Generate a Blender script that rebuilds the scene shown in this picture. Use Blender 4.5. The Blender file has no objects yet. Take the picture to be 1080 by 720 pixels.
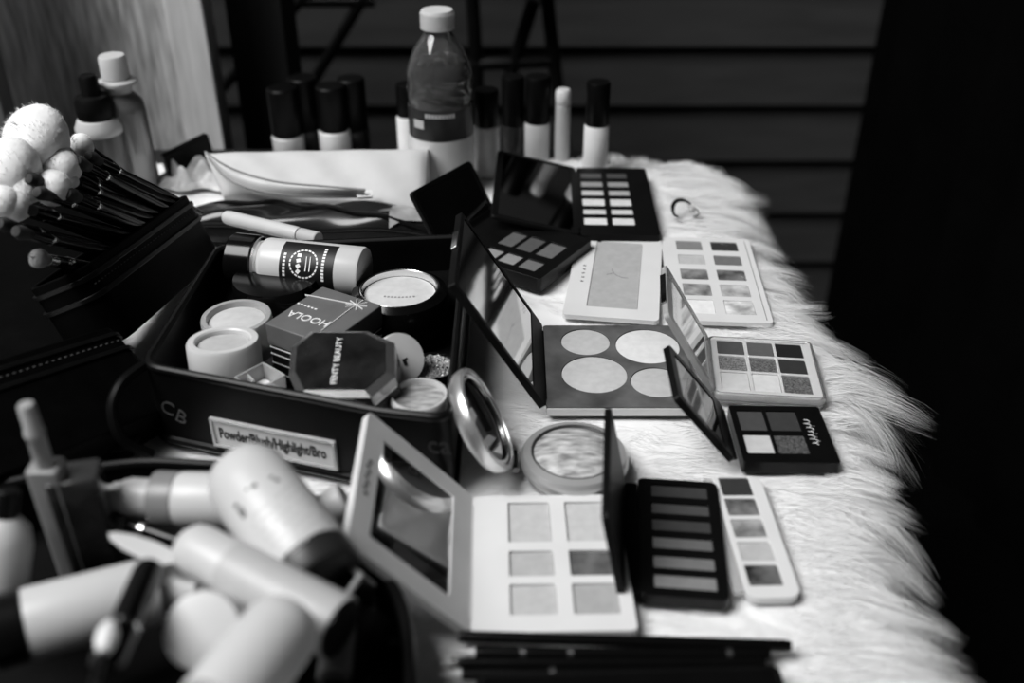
import bpy, bmesh, math, random
import numpy as np
from mathutils import Matrix, Vector
random.seed(7); RNG = np.random.default_rng(7)
S = bpy.context.scene
COL = S.collection
PI = math.pi
# ---------------------------------------------------------------- camera (35 mm, 0.40 m over the table, looking 32 deg down)
CAM_H, TH, F = 0.40, math.radians(32.0), 1050.0
ST, CT = math.sin(TH), math.cos(TH)
CAMP = Vector((0, 0, CAM_H)); FWD = Vector((0, CT, -ST)); UPV = Vector((0, ST, CT))
def ray(u, v):
    return Vector((1, 0, 0)) * ((u - 540) / F) + UPV * ((360 - v) / F) + FWD
def P(u, v, z=0.0):                       # the point of the level z seen at u, v
    r = ray(u, v); return CAMP + r * ((z - CAM_H) / r.z)
def PP(u, v, p, n):                       # the point of a plane
    r = ray(u, v); return CAMP + r * ((Vector(p) - CAMP).dot(n) / r.dot(n))
def PD(u, v, y):                          # the point at distance y
    r = ray(u, v); return CAMP + r * (y / r.y)
def proj(p):
    d = Vector(p) - CAMP; w = d.dot(FWD)
    return 540 + F * d.x / w, 360 - F * d.dot(UPV) / w
def zat(y, v):                            # height over (.., y) that is seen at row v
    k = (360 - v) / F
    return CAM_H + y * (k * CT - ST) / (CT + k * ST)
def ppm(p):                               # pixels per metre at p
    return F / (Vector(p) - CAMP).dot(FWD)

# ---------------------------------------------------------------- materials
def lin(s):
    s /= 255.0
    return s / 12.92 if s <= 0.04045 else ((s + 0.055) / 1.055) ** 2.4
def alb(s): return min(0.92, 0.86 * lin(s) / lin(218))
MATS = {}
def mat(name, s, rough=0.5, metal=0.0, var=0.12, scale=60.0, bump=0.0, trans=0.0, spec=0.5, coat=0.0, ior=1.45, kind='noise', s2=None, stretch=None, alpha=1.0):
    """procedural grey material; s is the grey of the surface as lit by the window (0-255)"""
    if name in MATS: return MATS[name]
    m = bpy.data.materials.new(name); m.use_nodes = True
    nt = m.node_tree; b = nt.nodes['Principled BSDF']; N = nt.nodes.new; L = nt.links.new
    a = alb(s)
    b.inputs['Roughness'].default_value = rough; b.inputs['Metallic'].default_value = metal
    b.inputs['Specular IOR Level'].default_value = spec; b.inputs['IOR'].default_value = ior
    b.inputs['Transmission Weight'].default_value = trans; b.inputs['Coat Weight'].default_value = coat
    b.inputs['Coat Roughness'].default_value = 0.08; b.inputs['Alpha'].default_value = alpha
    tc = N('ShaderNodeTexCoord'); src = tc.outputs['Object']
    if stretch:
        mp = N('ShaderNodeMapping'); mp.inputs['Scale'].default_value = stretch; L(src, mp.inputs['Vector']); src = mp.outputs[0]
    if kind == 'voronoi':
        tx = N('ShaderNodeTexVoronoi'); tx.inputs['Scale'].default_value = scale; fac = tx.outputs['Distance']
    elif kind == 'wave':
        tx = N('ShaderNodeTexWave'); tx.inputs['Scale'].default_value = scale; tx.inputs['Distortion'].default_value = 6; tx.inputs['Detail'].default_value = 3; fac = tx.outputs['Fac']
    else:
        tx = N('ShaderNodeTexNoise'); tx.inputs['Scale'].default_value = scale; tx.inputs['Detail'].default_value = 5; fac = tx.outputs['Fac']
    L(src, tx.inputs['Vector'])
    cr = N('ShaderNodeValToRGB'); L(fac, cr.inputs['Fac'])
    if s2 is None: lo, hi = a * (1 - var), min(0.95, a * (1 + var))
    else: lo, hi = a, alb(s2)
    cr.color_ramp.elements[0].color = (lo, lo, lo, 1); cr.color_ramp.elements[1].color = (hi, hi, hi, 1)
    cr.color_ramp.elements[0].position = 0.3; cr.color_ramp.elements[1].position = 0.7
    L(cr.outputs['Color'], b.inputs['Base Color'])
    if bump:
        bp = N('ShaderNodeBump'); bp.inputs['Strength'].default_value = min(1, bump); bp.inputs['Distance'].default_value = 0.001
        L(fac, bp.inputs['Height']); L(bp.outputs['Normal'], b.inputs['Normal'])
    MATS[name] = m
    return m

# ---------------------------------------------------------------- mesh building
ID = Matrix.Identity(4)
def T(x, y=0, z=0): return Matrix.Translation(Vector((x, y, z)))
def R(a, ax): return Matrix.Rotation(math.radians(a), 4, ax)
def axes(o, x, y, z):
    m = Matrix.Identity(4)
    for i, c in enumerate((x, y, z, o)):
        for k in range(3): m[k][i] = c[k]
    return m
def zmat(a, b, roll=None):                # frame with its z axis from a to b, origin a
    a, b = Vector(a), Vector(b); z = (b - a).normalized()
    h = Vector(roll) if roll else (Vector((0, 0, 1)) if abs(z.z) < .95 else Vector((0, 1, 0)))
    x = h.cross(z).normalized(); y = z.cross(x)
    return axes(a, x, y, z)
class MB:
    def __init__(s): s.bm = bmesh.new()
    def _add(s, vs, fs, M):
        v = [s.bm.verts.new(M @ Vector(p)) for p in vs]
        for f in fs:
            try: s.bm.faces.new([v[i] for i in f])
            except ValueError: pass
        return s
    def box(s, x0, x1, y0, y1, z0, z1, M=ID):
        vs = [(x, y, z) for z in (z0, z1) for y in (y0, y1) for x in (x0, x1)]
        return s._add(vs, [(0, 2, 3, 1), (4, 5, 7, 6), (0, 1, 5, 4), (2, 6, 7, 3), (0, 4, 6, 2), (1, 3, 7, 5)], M)
    def prism(s, out, z0, z1, holes=(), M=ID, bottom=True, top=True):
        if not holes:
            n = len(out)
            vs = [(p[0], p[1], z0) for p in out] + [(p[0], p[1], z1) for p in out]
            fs = [(i, (i + 1) % n, n + (i + 1) % n, n + i) for i in range(n)]
            if bottom: fs.append(tuple(range(n - 1, -1, -1)))
            if top: fs.append(tuple(range(n, 2 * n)))
            return s._add(vs, fs, M)
        bm = bmesh.new(); loops = [list(out)] + [list(h) for h in holes]; rings = []
        for lp in loops:
            vv = [bm.verts.new((p[0], p[1], 0)) for p in lp]; rings.append(vv)
            for i in range(len(vv)): bm.edges.new((vv[i], vv[(i + 1) % len(vv)]))
        bmesh.ops.triangle_fill(bm, edges=bm.edges[:], use_beauty=True, normal=(0, 0, 1))
        bm.verts.index_update()
        vs = [tuple(v.co) for v in bm.verts]; tri = [tuple(v.index for v in f.verts) for f in bm.faces]
        n = len(vs)
        V = [(x, y, z1) for x, y, _ in vs] + [(x, y, z0) for x, y, _ in vs]
        Fc = []
        if top: Fc += tri
        if bottom: Fc += [tuple(n + i for i in reversed(t)) for t in tri]
        for k, lp in enumerate(rings):
            idx = [v.index for v in lp]; m = len(idx)
            for i in range(m):
                a, b = idx[i], idx[(i + 1) % m]
                Fc.append((a, b, b + n, a + n))
        bm.free()
        return s._add(V, Fc, M)
    def lathe(s, prof, seg=40, M=ID, arc=None):
        vs, fs = [], []; rings = []
        full = arc is None
        cnt = seg if full else seg + 1
        for r, z in prof:
            if r < 1e-7:
                rings.append([len(vs)]); vs.append((0, 0, z))
            else:
                rings.append(list(range(len(vs), len(vs) + cnt)))
                for i in range(cnt):
                    a = (2 * PI * i / seg) if full else arc[0] + (arc[1] - arc[0]) * i / seg
                    vs.append((r * math.cos(a), r * math.sin(a), z))
        for a, b in zip(rings, rings[1:]):
            for i in range(seg):
                j = (i + 1) % cnt if full else i + 1
                if len(a) == 1 and len(b) == 1: continue
                if len(a) == 1: fs.append((a[0], b[j], b[i]))
                elif len(b) == 1: fs.append((a[i], a[j], b[0]))
                else: fs.append((a[i], a[j], b[j], b[i]))
        return s._add(vs, fs, M)
    def tube(s, pts, r, seg=10, M=ID, closed=False):
        pts = [Vector(p) for p in pts]; n = len(pts)
        rs = r if isinstance(r, (list, tuple)) else [r] * n
        vs, fs = [], []; ref = None
        for i, p in enumerate(pts):
            if closed: t = pts[(i + 1) % n] - pts[i - 1]
            else: t = pts[min(i + 1, n - 1)] - pts[max(i - 1, 0)]
            t.normalize()
            if ref is None: ref = Vector((0, 0, 1)) if abs(t.z) < .9 else Vector((1, 0, 0))
            x = ref.cross(t).normalized(); y = t.cross(x); ref = -x.cross(t) if False else y
            ref = y
            for k in range(seg):
                a = 2 * PI * k / seg
                vs.append(p + (x * math.cos(a) + y * math.sin(a)) * rs[i])
        for i in range(n if closed else n - 1):
            j = (i + 1) % n
            for k in range(seg):
                l = (k + 1) % seg
                fs.append((i * seg + k, i * seg + l, j * seg + l, j * seg + k))
        if not closed:
            fs.append(tuple(range(seg - 1, -1, -1))); fs.append(tuple((n - 1) * seg + k for k in range(seg)))
        return s._add(vs, fs, M)
    def grid(s, fn, nu, nv, M=ID):
        vs = [fn(i / (nu - 1), j / (nv - 1)) for j in range(nv) for i in range(nu)]
        fs = [(j * nu + i, j * nu + i + 1, (j + 1) * nu + i + 1, (j + 1) * nu + i) for j in range(nv - 1) for i in range(nu - 1)]
        return s._add(vs, fs, M)
    def build(s, name, m, parent=None, M=None, bevel=0.0, smooth=True, angle=35, normals=True):
        me = bpy.data.meshes.new(name)
        if normals: bmesh.ops.recalc_face_normals(s.bm, faces=s.bm.faces[:])
        s.bm.to_mesh(me); s.bm.free()
        if smooth:
            me.shade_smooth(); me.set_sharp_from_angle(angle=math.radians(angle))
        o = bpy.data.objects.new(name, me); COL.objects.link(o); me.materials.append(m)
        if parent: o.parent = parent
        if M is not None: o.matrix_local = M
        if bevel:
            b = o.modifiers.new('edge', 'BEVEL'); b.width = bevel; b.segments = 2; b.limit_method = 'ANGLE'; b.angle_limit = math.radians(40)
            b.harden_normals = False
        return o
def rrect(x0, x1, y0, y1, r, n=5):
    r = min(r, (x1 - x0) / 2 - 1e-5, (y1 - y0) / 2 - 1e-5); o = []
    for cx, cy, a0 in ((x1 - r, y1 - r, 0), (x0 + r, y1 - r, 90), (x0 + r, y0 + r, 180), (x1 - r, y0 + r, 270)):
        for k in range(n + 1):
            a = math.radians(a0 + 90 * k / n); o.append((cx + r * math.cos(a), cy + r * math.sin(a)))
    return o
def circ(cx, cy, r, n=40, ry=None):
    return [(cx + r * math.cos(2 * PI * k / n), cy + (ry or r) * math.sin(2 * PI * k / n)) for k in range(n)]
def tag(o, label=None, cat=None, group=None, kind=None):
    if label: o['label'] = label
    if cat: o['category'] = cat
    if group: o['group'] = group
    if kind: o['kind'] = kind
    return o
def thing(name, label, cat, M=ID, group=None):
    o = bpy.data.objects.new(name, None); COL.objects.link(o); o.matrix_world = M; o.empty_display_size = .01
    return tag(o, label, cat, group)
def copy_thing(src, M, label=None):
    r = src.copy(); COL.objects.link(r); r.matrix_world = M
    if label: r['label'] = label
    for ch in list(src.children):
        c = ch.copy(); COL.objects.link(c); c.parent = r
        for g in list(ch.children):
            d = g.copy(); COL.objects.link(d); d.parent = c
    return r
def text(name, s, size, m, parent, M, depth=.0002, wrap=None, sx=1.0, fitw=None, bold=0):
    cu = bpy.data.curves.new(name, 'FONT'); cu.body = s; cu.size = size; cu.align_x = 'CENTER'; cu.align_y = 'CENTER'; cu.extrude = depth; cu.resolution_u = 3; cu.offset = bold
    tmp = bpy.data.objects.new('tmp', cu)
    COL.objects.link(tmp); bpy.context.view_layer.update()
    me = bpy.data.meshes.new_from_object(tmp); bpy.data.objects.remove(tmp)
    if fitw:
        xs = [v.co.x for v in me.vertices]; sx = fitw / (max(xs) - min(xs))
    for v in me.vertices:
        v.co.x *= sx
        if wrap:                                    # bend round a cylinder whose axis is local x
            a = v.co.y / wrap; r = wrap + v.co.z
            v.co.y = r * math.sin(a); v.co.z = r * math.cos(a)
    o = bpy.data.objects.new(name, me); COL.objects.link(o); me.materials.clear(); me.materials.append(m); o.parent = parent; o.matrix_local = M
    return o
def fit(quad, h):                                   # BL, BR, FR, FL pixels of a level top at height h -> frame at base, width, depth
    bl, br, fr, fl = [P(u, v, h) for u, v in quad]
    x = ((br - bl) + (fr - fl)); x.z = 0; x.normalize()
    z = Vector((0, 0, 1)); y = z.cross(x)
    w = ((br - bl) + (fr - fl)).dot(x) / 2; d = ((bl - fl) + (br - fr)).dot(y) / 2
    c = (bl + br + fr + fl) / 4
    return axes(Vector((c.x, c.y, 0)), x, y, z), w, d
# ================================================================ camera, light, setting
cd = bpy.data.cameras.new('camera'); cam = bpy.data.objects.new('camera', cd); COL.objects.link(cam)
cam.location = CAMP; cam.rotation_euler = (PI / 2 - TH, 0, 0)
cd.sensor_width = 36; cd.lens = 35; cd.clip_start = .01
cd.dof.use_dof = True; cd.dof.focus_distance = 0.735; cd.dof.aperture_fstop = 3.6
S.camera = cam
S.view_settings.view_transform = 'Standard'; S.view_settings.look = 'None'; S.view_settings.gamma = 1; S.view_settings.exposure = 0
S.view_settings.use_curve_mapping = False
w = bpy.data.worlds.new('world'); S.world = w; w.use_nodes = True
w.node_tree.nodes['Background'].inputs['Color'].default_value = (.9, .9, .9, 1); w.node_tree.nodes['Background'].inputs['Strength'].default_value = .018
def area(name, loc, target, sx, sy, e):
    l = bpy.data.lights.new(name, 'AREA'); l.shape = 'RECTANGLE'; l.size = sx; l.size_y = sy; l.energy = e
    o = bpy.data.objects.new(name, l); COL.objects.link(o); o.location = loc
    o.rotation_euler = (Vector(target) - Vector(loc)).to_track_quat('-Z', 'Y').to_euler()
    return o
area('window_light', (-2.5, -.45, 4.15), (.0, .72, 0), 2.6, 2.6, 335)

dark_wall = mat('dark_siding', 44, .7, var=.2, scale=6, stretch=(1, 1, 8))
black_wall = mat('black_cloth', 4, .95, var=.3, scale=8, spec=.03)
floor_m = mat('dark_floor', 3, .95, var=.3, scale=5, spec=.03)
f = MB().box(-2.2, 2.2, -1.2, 2.3, -.80, -.75).build('floor', floor_m); tag(f, kind='structure')
# clapboard wall: each board leans out at its foot
WY = 1.95
mb = MB(); zl = [zat(WY, v) for v in (53, 117, 172)]; step = (zl[0] - zl[2]) / 2
z = zl[0] + 6 * step; prof = []
while z > -.78:
    prof += [(WY, z), (WY - .016, z - step + .012), (WY, z - step + .004)]; z -= step
vs = [(x, y, zz) for y, zz in prof for x in (-1.6, 1.3)]
mb._add(vs, [(2 * i, 2 * i + 1, 2 * i + 3, 2 * i + 2) for i in range(len(prof) - 1)], ID)
o = mb.build('wall_back', dark_wall, smooth=False, normals=False); tag(o, kind='structure')
# black hanging curtain side
mb = MB()
def cur(a, b):
    y = WY - .06 - a * 1.5
    return (PD(905, 140, WY - .06).x + a * .25 + .012 * math.sin(a * 70), y, -.75 + b * 1.9)
mb.grid(cur, 120, 4)
o = mb.build('wall_right', black_wall, normals=False); tag(o, kind='structure')
# weathered board at the back of the table and its pale edge trim
wood = mat('weathered_wood', 140, .75, s2=255, scale=16, stretch=(9, 9, 1.0), bump=.6)
nt = wood.node_tree
trim_m = mat('pale_trim', 215, .6, var=.14, scale=20, stretch=(6, 6, .6), bump=.3)
e0 = PD(196, 20, 1.24); e1 = PD(228, 20, 1.24)
zx = .75
def vbox(name, x0, x1, y0, y1, z0, z1, m, rot=0, piv=None, kind='structure', bevel=.002):
    M = T(x1, y0, 0) @ R(rot, 'Z')
    o = MB().box(x0 - x1, 0, 0, y1 - y0, z0, z1).build(name, m, M=M, bevel=bevel); tag(o, kind=kind); return o
p0, p1 = PD(208, 20, 1.22), PD(196, 150, 1.22)
q0 = PD(236, 148, 1.20)
vbox('wall_left', -1.15, q0.x - .045, 1.215, 1.25, -.75, .9, wood, rot=-6)
vbox('trim_1', q0.x - .045, q0.x, 1.20, 1.24, -.75, .9, trim_m)
trim_shade_m = mat('black_trim', 26, .7, var=.25, scale=12, stretch=(6, 6, .6))  # black upright paints in the shaded side of the pale trim
vbox('trim_2', q0.x + .004, q0.x + .075, 1.28, 1.36, -.75, 1.0, trim_shade_m)
vbox('trim_3', -.98, PD(4, 100, 1.10).x, 1.09, 1.12, -.75, .9, mat('grey_trim', 95, .7, scale=15, stretch=(6, 6, .6)))

# table
tab_m = mat('black_tabletop', 22, .45, var=.3, scale=30)
EDGE = .212
t = thing('table', 'black table under the white fur throw', 'table', T(-.35, .7, -.75))
def tb(y):
    return y
mb = MB()
out = rrect(-.62, EDGE + .35 - .012, -.62, .372, .10, 8)
mb.prism(out, .715, .738); mb.build('tabletop', tab_m, t, bevel=.004)
for sx, sy in ((-.5, -.5), (.44, -.5), (-.5, .27), (.44, .27)):
    MB().prism(rrect(sx - .025, sx + .025, sy - .025, sy + .025, .006), 0, .715).build('leg', tab_m, t)
MB().box(-.5, .44, -.51, -.49, .63, .715).build('apron', tab_m, t); MB().box(-.5, .44, .26, .28, .63, .715).build('apron', tab_m, t)

# black chair frames standing behind the table
fr_m = mat('black_chair_metal', 14, .5, var=.2)
def frame_chair(name, label, bars, y, wid):
    base = PD(bars[0][0], bars[0][1], y); M = T(base.x, y, -.75)
    t = thing(name, label, 'chair', M)
    def loc(u, v): return M.inverted() @ PD(u, v, y)
    for nm, u0, v0, u1, v1 in [(b[4],) + tuple(b[:4]) for b in bars]:
        a, b = loc(u0, v0), loc(u1, v1); d = (b - a).normalized()
        if nm == 'leg': b = a + d * (a.z / -d.z) if d.z < 0 else b       # reach the floor
        MB().tube([a, b], wid, 12).build(nm, fr_m, t)
    return t, M, loc
t, M, loc = frame_chair('folding_chair', 'black folding chair with slanted legs behind the capped tubes', [(388, -10, 334, 80, 'leg'), (326, -10, 262, 62, 'leg'), (318, 2, 395, 2, 'rail')], 1.62, .009)
MB().grid(lambda a, b: loc(300 + 90 * a, -14 + 12 * b) + Vector((0, .004 * math.sin(a * 3), 0)), 8, 3).build('seat', mat('grey_canvas', 70, .8), t)
t, M, loc = frame_chair('dining_chair', 'black spindle chair behind the water bottle', [(497, -20, 503, 80, 'leg'), (575, -20, 584, 60, 'leg'), (563, 0, 538, 80, 'spindle'), (497, 68, 586, 64, 'rail')], 1.60, .011)
MB().prism(rrect(-.01, .13, -.10, .04, .02), zat(1.6, -30) + .75, zat(1.6, -30) + .78).build('seat', fr_m, t)
# ================================================================ white fur throw
fur_m = mat('white_fur', 224, .8, var=.05, scale=18, spec=.15)
fur_back = mat('white_fur_hide', 216, .9, var=.06, scale=40, spec=.05)
EY = [.20, .40, .50, .58, .66, .74, .84, .92, .96, .99, 1.01]
EX = [.175, .185, .20, .212, .212, .200, .196, .196, .196, .192, .165]
def edge(y): return np.interp(y, EY, EX)
YT = 1.005
Z0 = -.0045
def sheet(a, b):
    y = .16 + (YT - .16) * b; e = float(edge(y)); s = -.85 + (e + .85 + .20) * a; x0 = e - .012
    wv = .0012 * math.sin(s * 43 + y * 20) * math.cos(y * 37 - s * 11)
    if s <= x0: return (s, y, Z0 + wv)
    k = s - x0; r = .014; q = k / r
    if q < PI / 2: return (x0 + r * math.sin(q), y, Z0 - r + r * math.cos(q))
    return (x0 + r + .012 * math.sin((k - r * PI / 2) * 14 + y * 9), y, Z0 - r - (k - r * PI / 2))
ft = thing('fur_throw', 'long-haired white fur throw spread under the makeup, its hair hanging over the table edge', 'throw', T(-.3, .65, Z0))
MB().grid(sheet, 220, 120, T(.3, -.65, -Z0)).build('hide', fur_back, ft, normals=False)

def strands(root, ang, length, lift, drop, curl, width, centers, cl, pull, zmin=None, seg=5, out=None):
    """numpy ribbons; every strand leans to the tip of its lock"""
    n = len(root); ts = np.linspace(0, 1, seg + 1)
    def path(rt, an, ln, lf, dp, cu):
        pts = []
        p = rt.copy(); 
        for k, t in enumerate(ts):
            if k:
                a = an + cu * t
                st = ln / seg
                p = p + np.stack([np.cos(a) * st, np.sin(a) * st, (lf - dp * t) * st], 1)
            pts.append(p)
        return np.stack(pts, 1)
    own = path(root, ang, length, lift, drop, curl)
    if centers is not None:
        cpath = path(centers['root'], centers['ang'], centers['len'], centers['lift'], centers['drop'], centers['curl'])[cl]
        tw = (pull * ts ** 1.3)[None, :, None]
        own = own * (1 - tw) + cpath * tw
    if zmin is not None: own[:, :, 2] = np.maximum(own[:, :, 2], zmin)
    tan = np.gradient(own, axis=1); side = np.stack([-tan[:, :, 1], tan[:, :, 0], np.zeros_like(tan[:, :, 0])], 2)
    side /= np.linalg.norm(side, axis=2, keepdims=True) + 1e-9
    wd = (width * (1 - ts ** 2 * .95))[None, :, None] if np.isscalar(width) else width[:, None, None] * (1 - ts ** 2 * .95)[None, :, None]
    A = own + side * wd / 2; B = own - side * wd / 2
    return np.stack([A, B], 2).reshape(n * (seg + 1) * 2, 3), n, seg
def ribbons(name, parts, m, parent, off, kind=None):
    V, Fs, base = [], [], 0
    for v, n, seg in parts:
        V.append(v); i = np.arange(n)[:, None] * (seg + 1) * 2 + base; k = np.arange(seg)[None, :] * 2
        q = np.stack([i + k, i + k + 1, i + k + 3, i + k + 2], 2).reshape(-1, 4); Fs.append(q); base += len(v)
    V = np.concatenate(V) - np.array(off)[None, :]; Q = np.concatenate(Fs)
    me = bpy.data.meshes.new(name); me.vertices.add(len(V)); me.vertices.foreach_set('co', V.astype(np.float32).ravel())
    me.loops.add(Q.size); me.loops.foreach_set('vertex_index', Q.astype(np.int32).ravel())
    me.polygons.add(len(Q)); me.polygons.foreach_set('loop_start', np.arange(0, Q.size, 4, dtype=np.int32))
    me.update(calc_edges=True); me.shade_smooth()
    o = bpy.data.objects.new(name, me); COL.objects.link(o); me.materials.append(m); o.parent = parent
    if kind: o['kind'] = kind
    return o
def nearest(p, c):
    r = np.empty(len(p), int)
    for i in range(0, len(p), 4000): r[i:i + 4000] = ((p[i:i + 4000, None, :2] - c[None, :, :2]) ** 2).sum(2).argmin(1)
    return r
U = RNG.uniform; NR = RNG.normal
fparts = []
# lying hair over the whole table
nc = 3000; cy = U(.28, YT, nc); cx = -.40 + (edge(cy) + .40) * U(0, 1, nc)
flow = lambda x, y: -.45 + .45 * np.sin(7 * x + 5 * y) + .35 * np.sin(17 * y - 9 * x)
nearR = np.clip(1 - (edge(cy) - cx) / .09, 0, 1)
cen = dict(root=np.stack([cx, cy, np.full(nc, Z0)], 1), ang=flow(cx, cy) * (1 - .3 * nearR) + NR(0, .25, nc), len=U(.018, .032, nc) * (1 + .5 * nearR), lift=U(.12, .24, nc) + .16 * nearR, drop=U(.2, .38, nc) + .1 * nearR, curl=NR(0, .35, nc))
n = 46000; y = U(.28, YT, n); x = -.40 + (edge(y) + .40) * U(0, 1, n) ** .75
root = np.stack([x, y, np.full(n, Z0)], 1); cl = nearest(root, cen['root'])
j = lambda k, s: cen[k][cl] + NR(0, s, n)
fparts.append(strands(root, j('ang', .18), cen['len'][cl] * U(.7, 1.15, n), j('lift', .04), cen['drop'][cl], j('curl', .2), U(.00025, .0005, n), cen, cl, .5, zmin=Z0 - .001))
# long locks that reach over the right-hand edge
nc = 300; cy = U(.26, .995, nc); ex = edge(cy)
big = .5 + .5 * np.sin(cy * 31 + 1.3) * np.sin(cy * 13 + .4)
cen = dict(root=np.stack([ex - U(-.004, .035, nc), cy, np.full(nc, Z0)], 1), ang=-.42 + .25 * np.sin(cy * 23) + NR(0, .22, nc), len=U(.032, .052, nc) + .030 * big + .022 * np.exp(-((cy - .60) / .035) ** 2) + .014 * np.exp(-((cy - .78) / .03) ** 2), lift=U(.05, .35, nc), drop=U(.5, 1.5, nc), curl=NR(-.1, .45, nc))
n = 30000; cl = RNG.integers(0, nc, n); c0 = cen['root'][cl]
root = c0 + np.stack([NR(0, .006, n), NR(0, .0055, n), np.zeros(n)], 1); root[:, 2] = Z0 - np.clip(root[:, 0] - edge(root[:, 1]), 0, 1) * .8
j = lambda k, s: cen[k][cl] + NR(0, s, n)
fparts.append(strands(root, j('ang', .22), cen['len'][cl] * U(.55, 1.12, n), j('lift', .1), j('drop', .15), j('curl', .25), U(.0002, .00042, n), cen, cl, .72, seg=7))
# hair hanging down the drop
nc = 260; cy = U(.22, .995, nc); dz = U(0, .14, nc)
cen = dict(root=np.stack([edge(cy) + .003, cy, Z0 - .012 - dz], 1), ang=-.9 + NR(0, .45, nc), len=U(.035, .075, nc), lift=U(-.5, -.1, nc), drop=U(.8, 2.0, nc), curl=NR(-.2, .5, nc))
n = 15000; cl = RNG.integers(0, nc, n)
root = cen['root'][cl] + np.stack([np.zeros(n), NR(0, .006, n), NR(0, .006, n)], 1)
j = lambda k, s: cen[k][cl] + NR(0, s, n)
fparts.append(strands(root, j('ang', .2), cen['len'][cl] * U(.5, 1.1, n), j('lift', .1), j('drop', .15), j('curl', .2), U(.0002, .0004, n), cen, cl, .7, seg=6))
# far edge of the throw
nc = 90; cx = U(-.3, .19, nc)
cen = dict(root=np.stack([cx, np.full(nc, YT - .004), np.full(nc, Z0)], 1), ang=1.2 - 2.6 * np.clip((cx - .10) / .1, 0, 1) * .5 + NR(0, .4, nc), len=U(.015, .035, nc), lift=U(.1, .5, nc), drop=U(.4, 1, nc), curl=NR(0, .4, nc))
n = 6000; cl = RNG.integers(0, nc, n); root = cen['root'][cl] + np.stack([NR(0, .006, n), NR(0, .004, n), np.zeros(n)], 1)
j = lambda k, s: cen[k][cl] + NR(0, s, n)
fparts.append(strands(root, j('ang', .25), cen['len'][cl] * U(.5, 1.1, n), j('lift', .1), j('drop', .1), j('curl', .2), U(.0003, .0005, n), cen, cl, .6, seg=5))
ribbons('fur', fparts, fur_m, ft, (-.3, .65, Z0), kind='stuff')
# ================================================================ palettes
mirror_m = mat('mirror_glass', 205, .05, 1.0, var=.06, scale=14)
dmirror_m = mat('dark_mirror_glass', 120, .06, 1.0, var=.1, scale=14)
white_pl = mat('white_board', 200, .5, var=.03, scale=30)
lid_pl = mat('white_board_lid', 196, .5, var=.07, scale=30)
black_pl = mat('black_plastic', 10, .3, var=.2, spec=.25)
black_mt = mat('black_matte_plastic', 9, .5, var=.2, spec=.15)
slate_m = mat('dusty_slate_board', 56, .5, s2=96, scale=38)
pale_pl = mat('pale_plastic', 196, .4, var=.04)
clear_m = mat('clear_plastic', 235, .08, var=.02, trans=.92, ior=1.3)
frost_m = mat('frosted_clear_plastic', 226, .15, var=.03, trans=.45, ior=1.3)
cloudy_m = mat('cloudy_clear_plastic', 210, .18, var=.05, trans=.6, ior=1.35)
ink_m = mat('black_print', 18, .6)
inkg_m = mat('grey_print', 110, .6)
silver_m = mat('silver_metal', 215, .22, 1.0, var=.05)
chrome_m = mat('bright_chrome', 214, .3, .88, var=.05)
steel_m = mat('dark_chrome', 110, .14, 1.0, var=.1)
white_print = mat('white_print', 225, .5)
def pan_mat(s, kind='powder'):
    n = kind + '_%d' % s
    if kind == 'glitter': return mat(n, max(5, s - 40), .35, .3, s2=min(235, s + 55), scale=900, bump=.4)
    if kind == 'worn': return mat(n, max(6, s - 50), .7, s2=min(225, s + 50), scale=70, bump=.3)
    return mat(n, s, .75, var=.07, scale=160, bump=.15, spec=.25)
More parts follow.
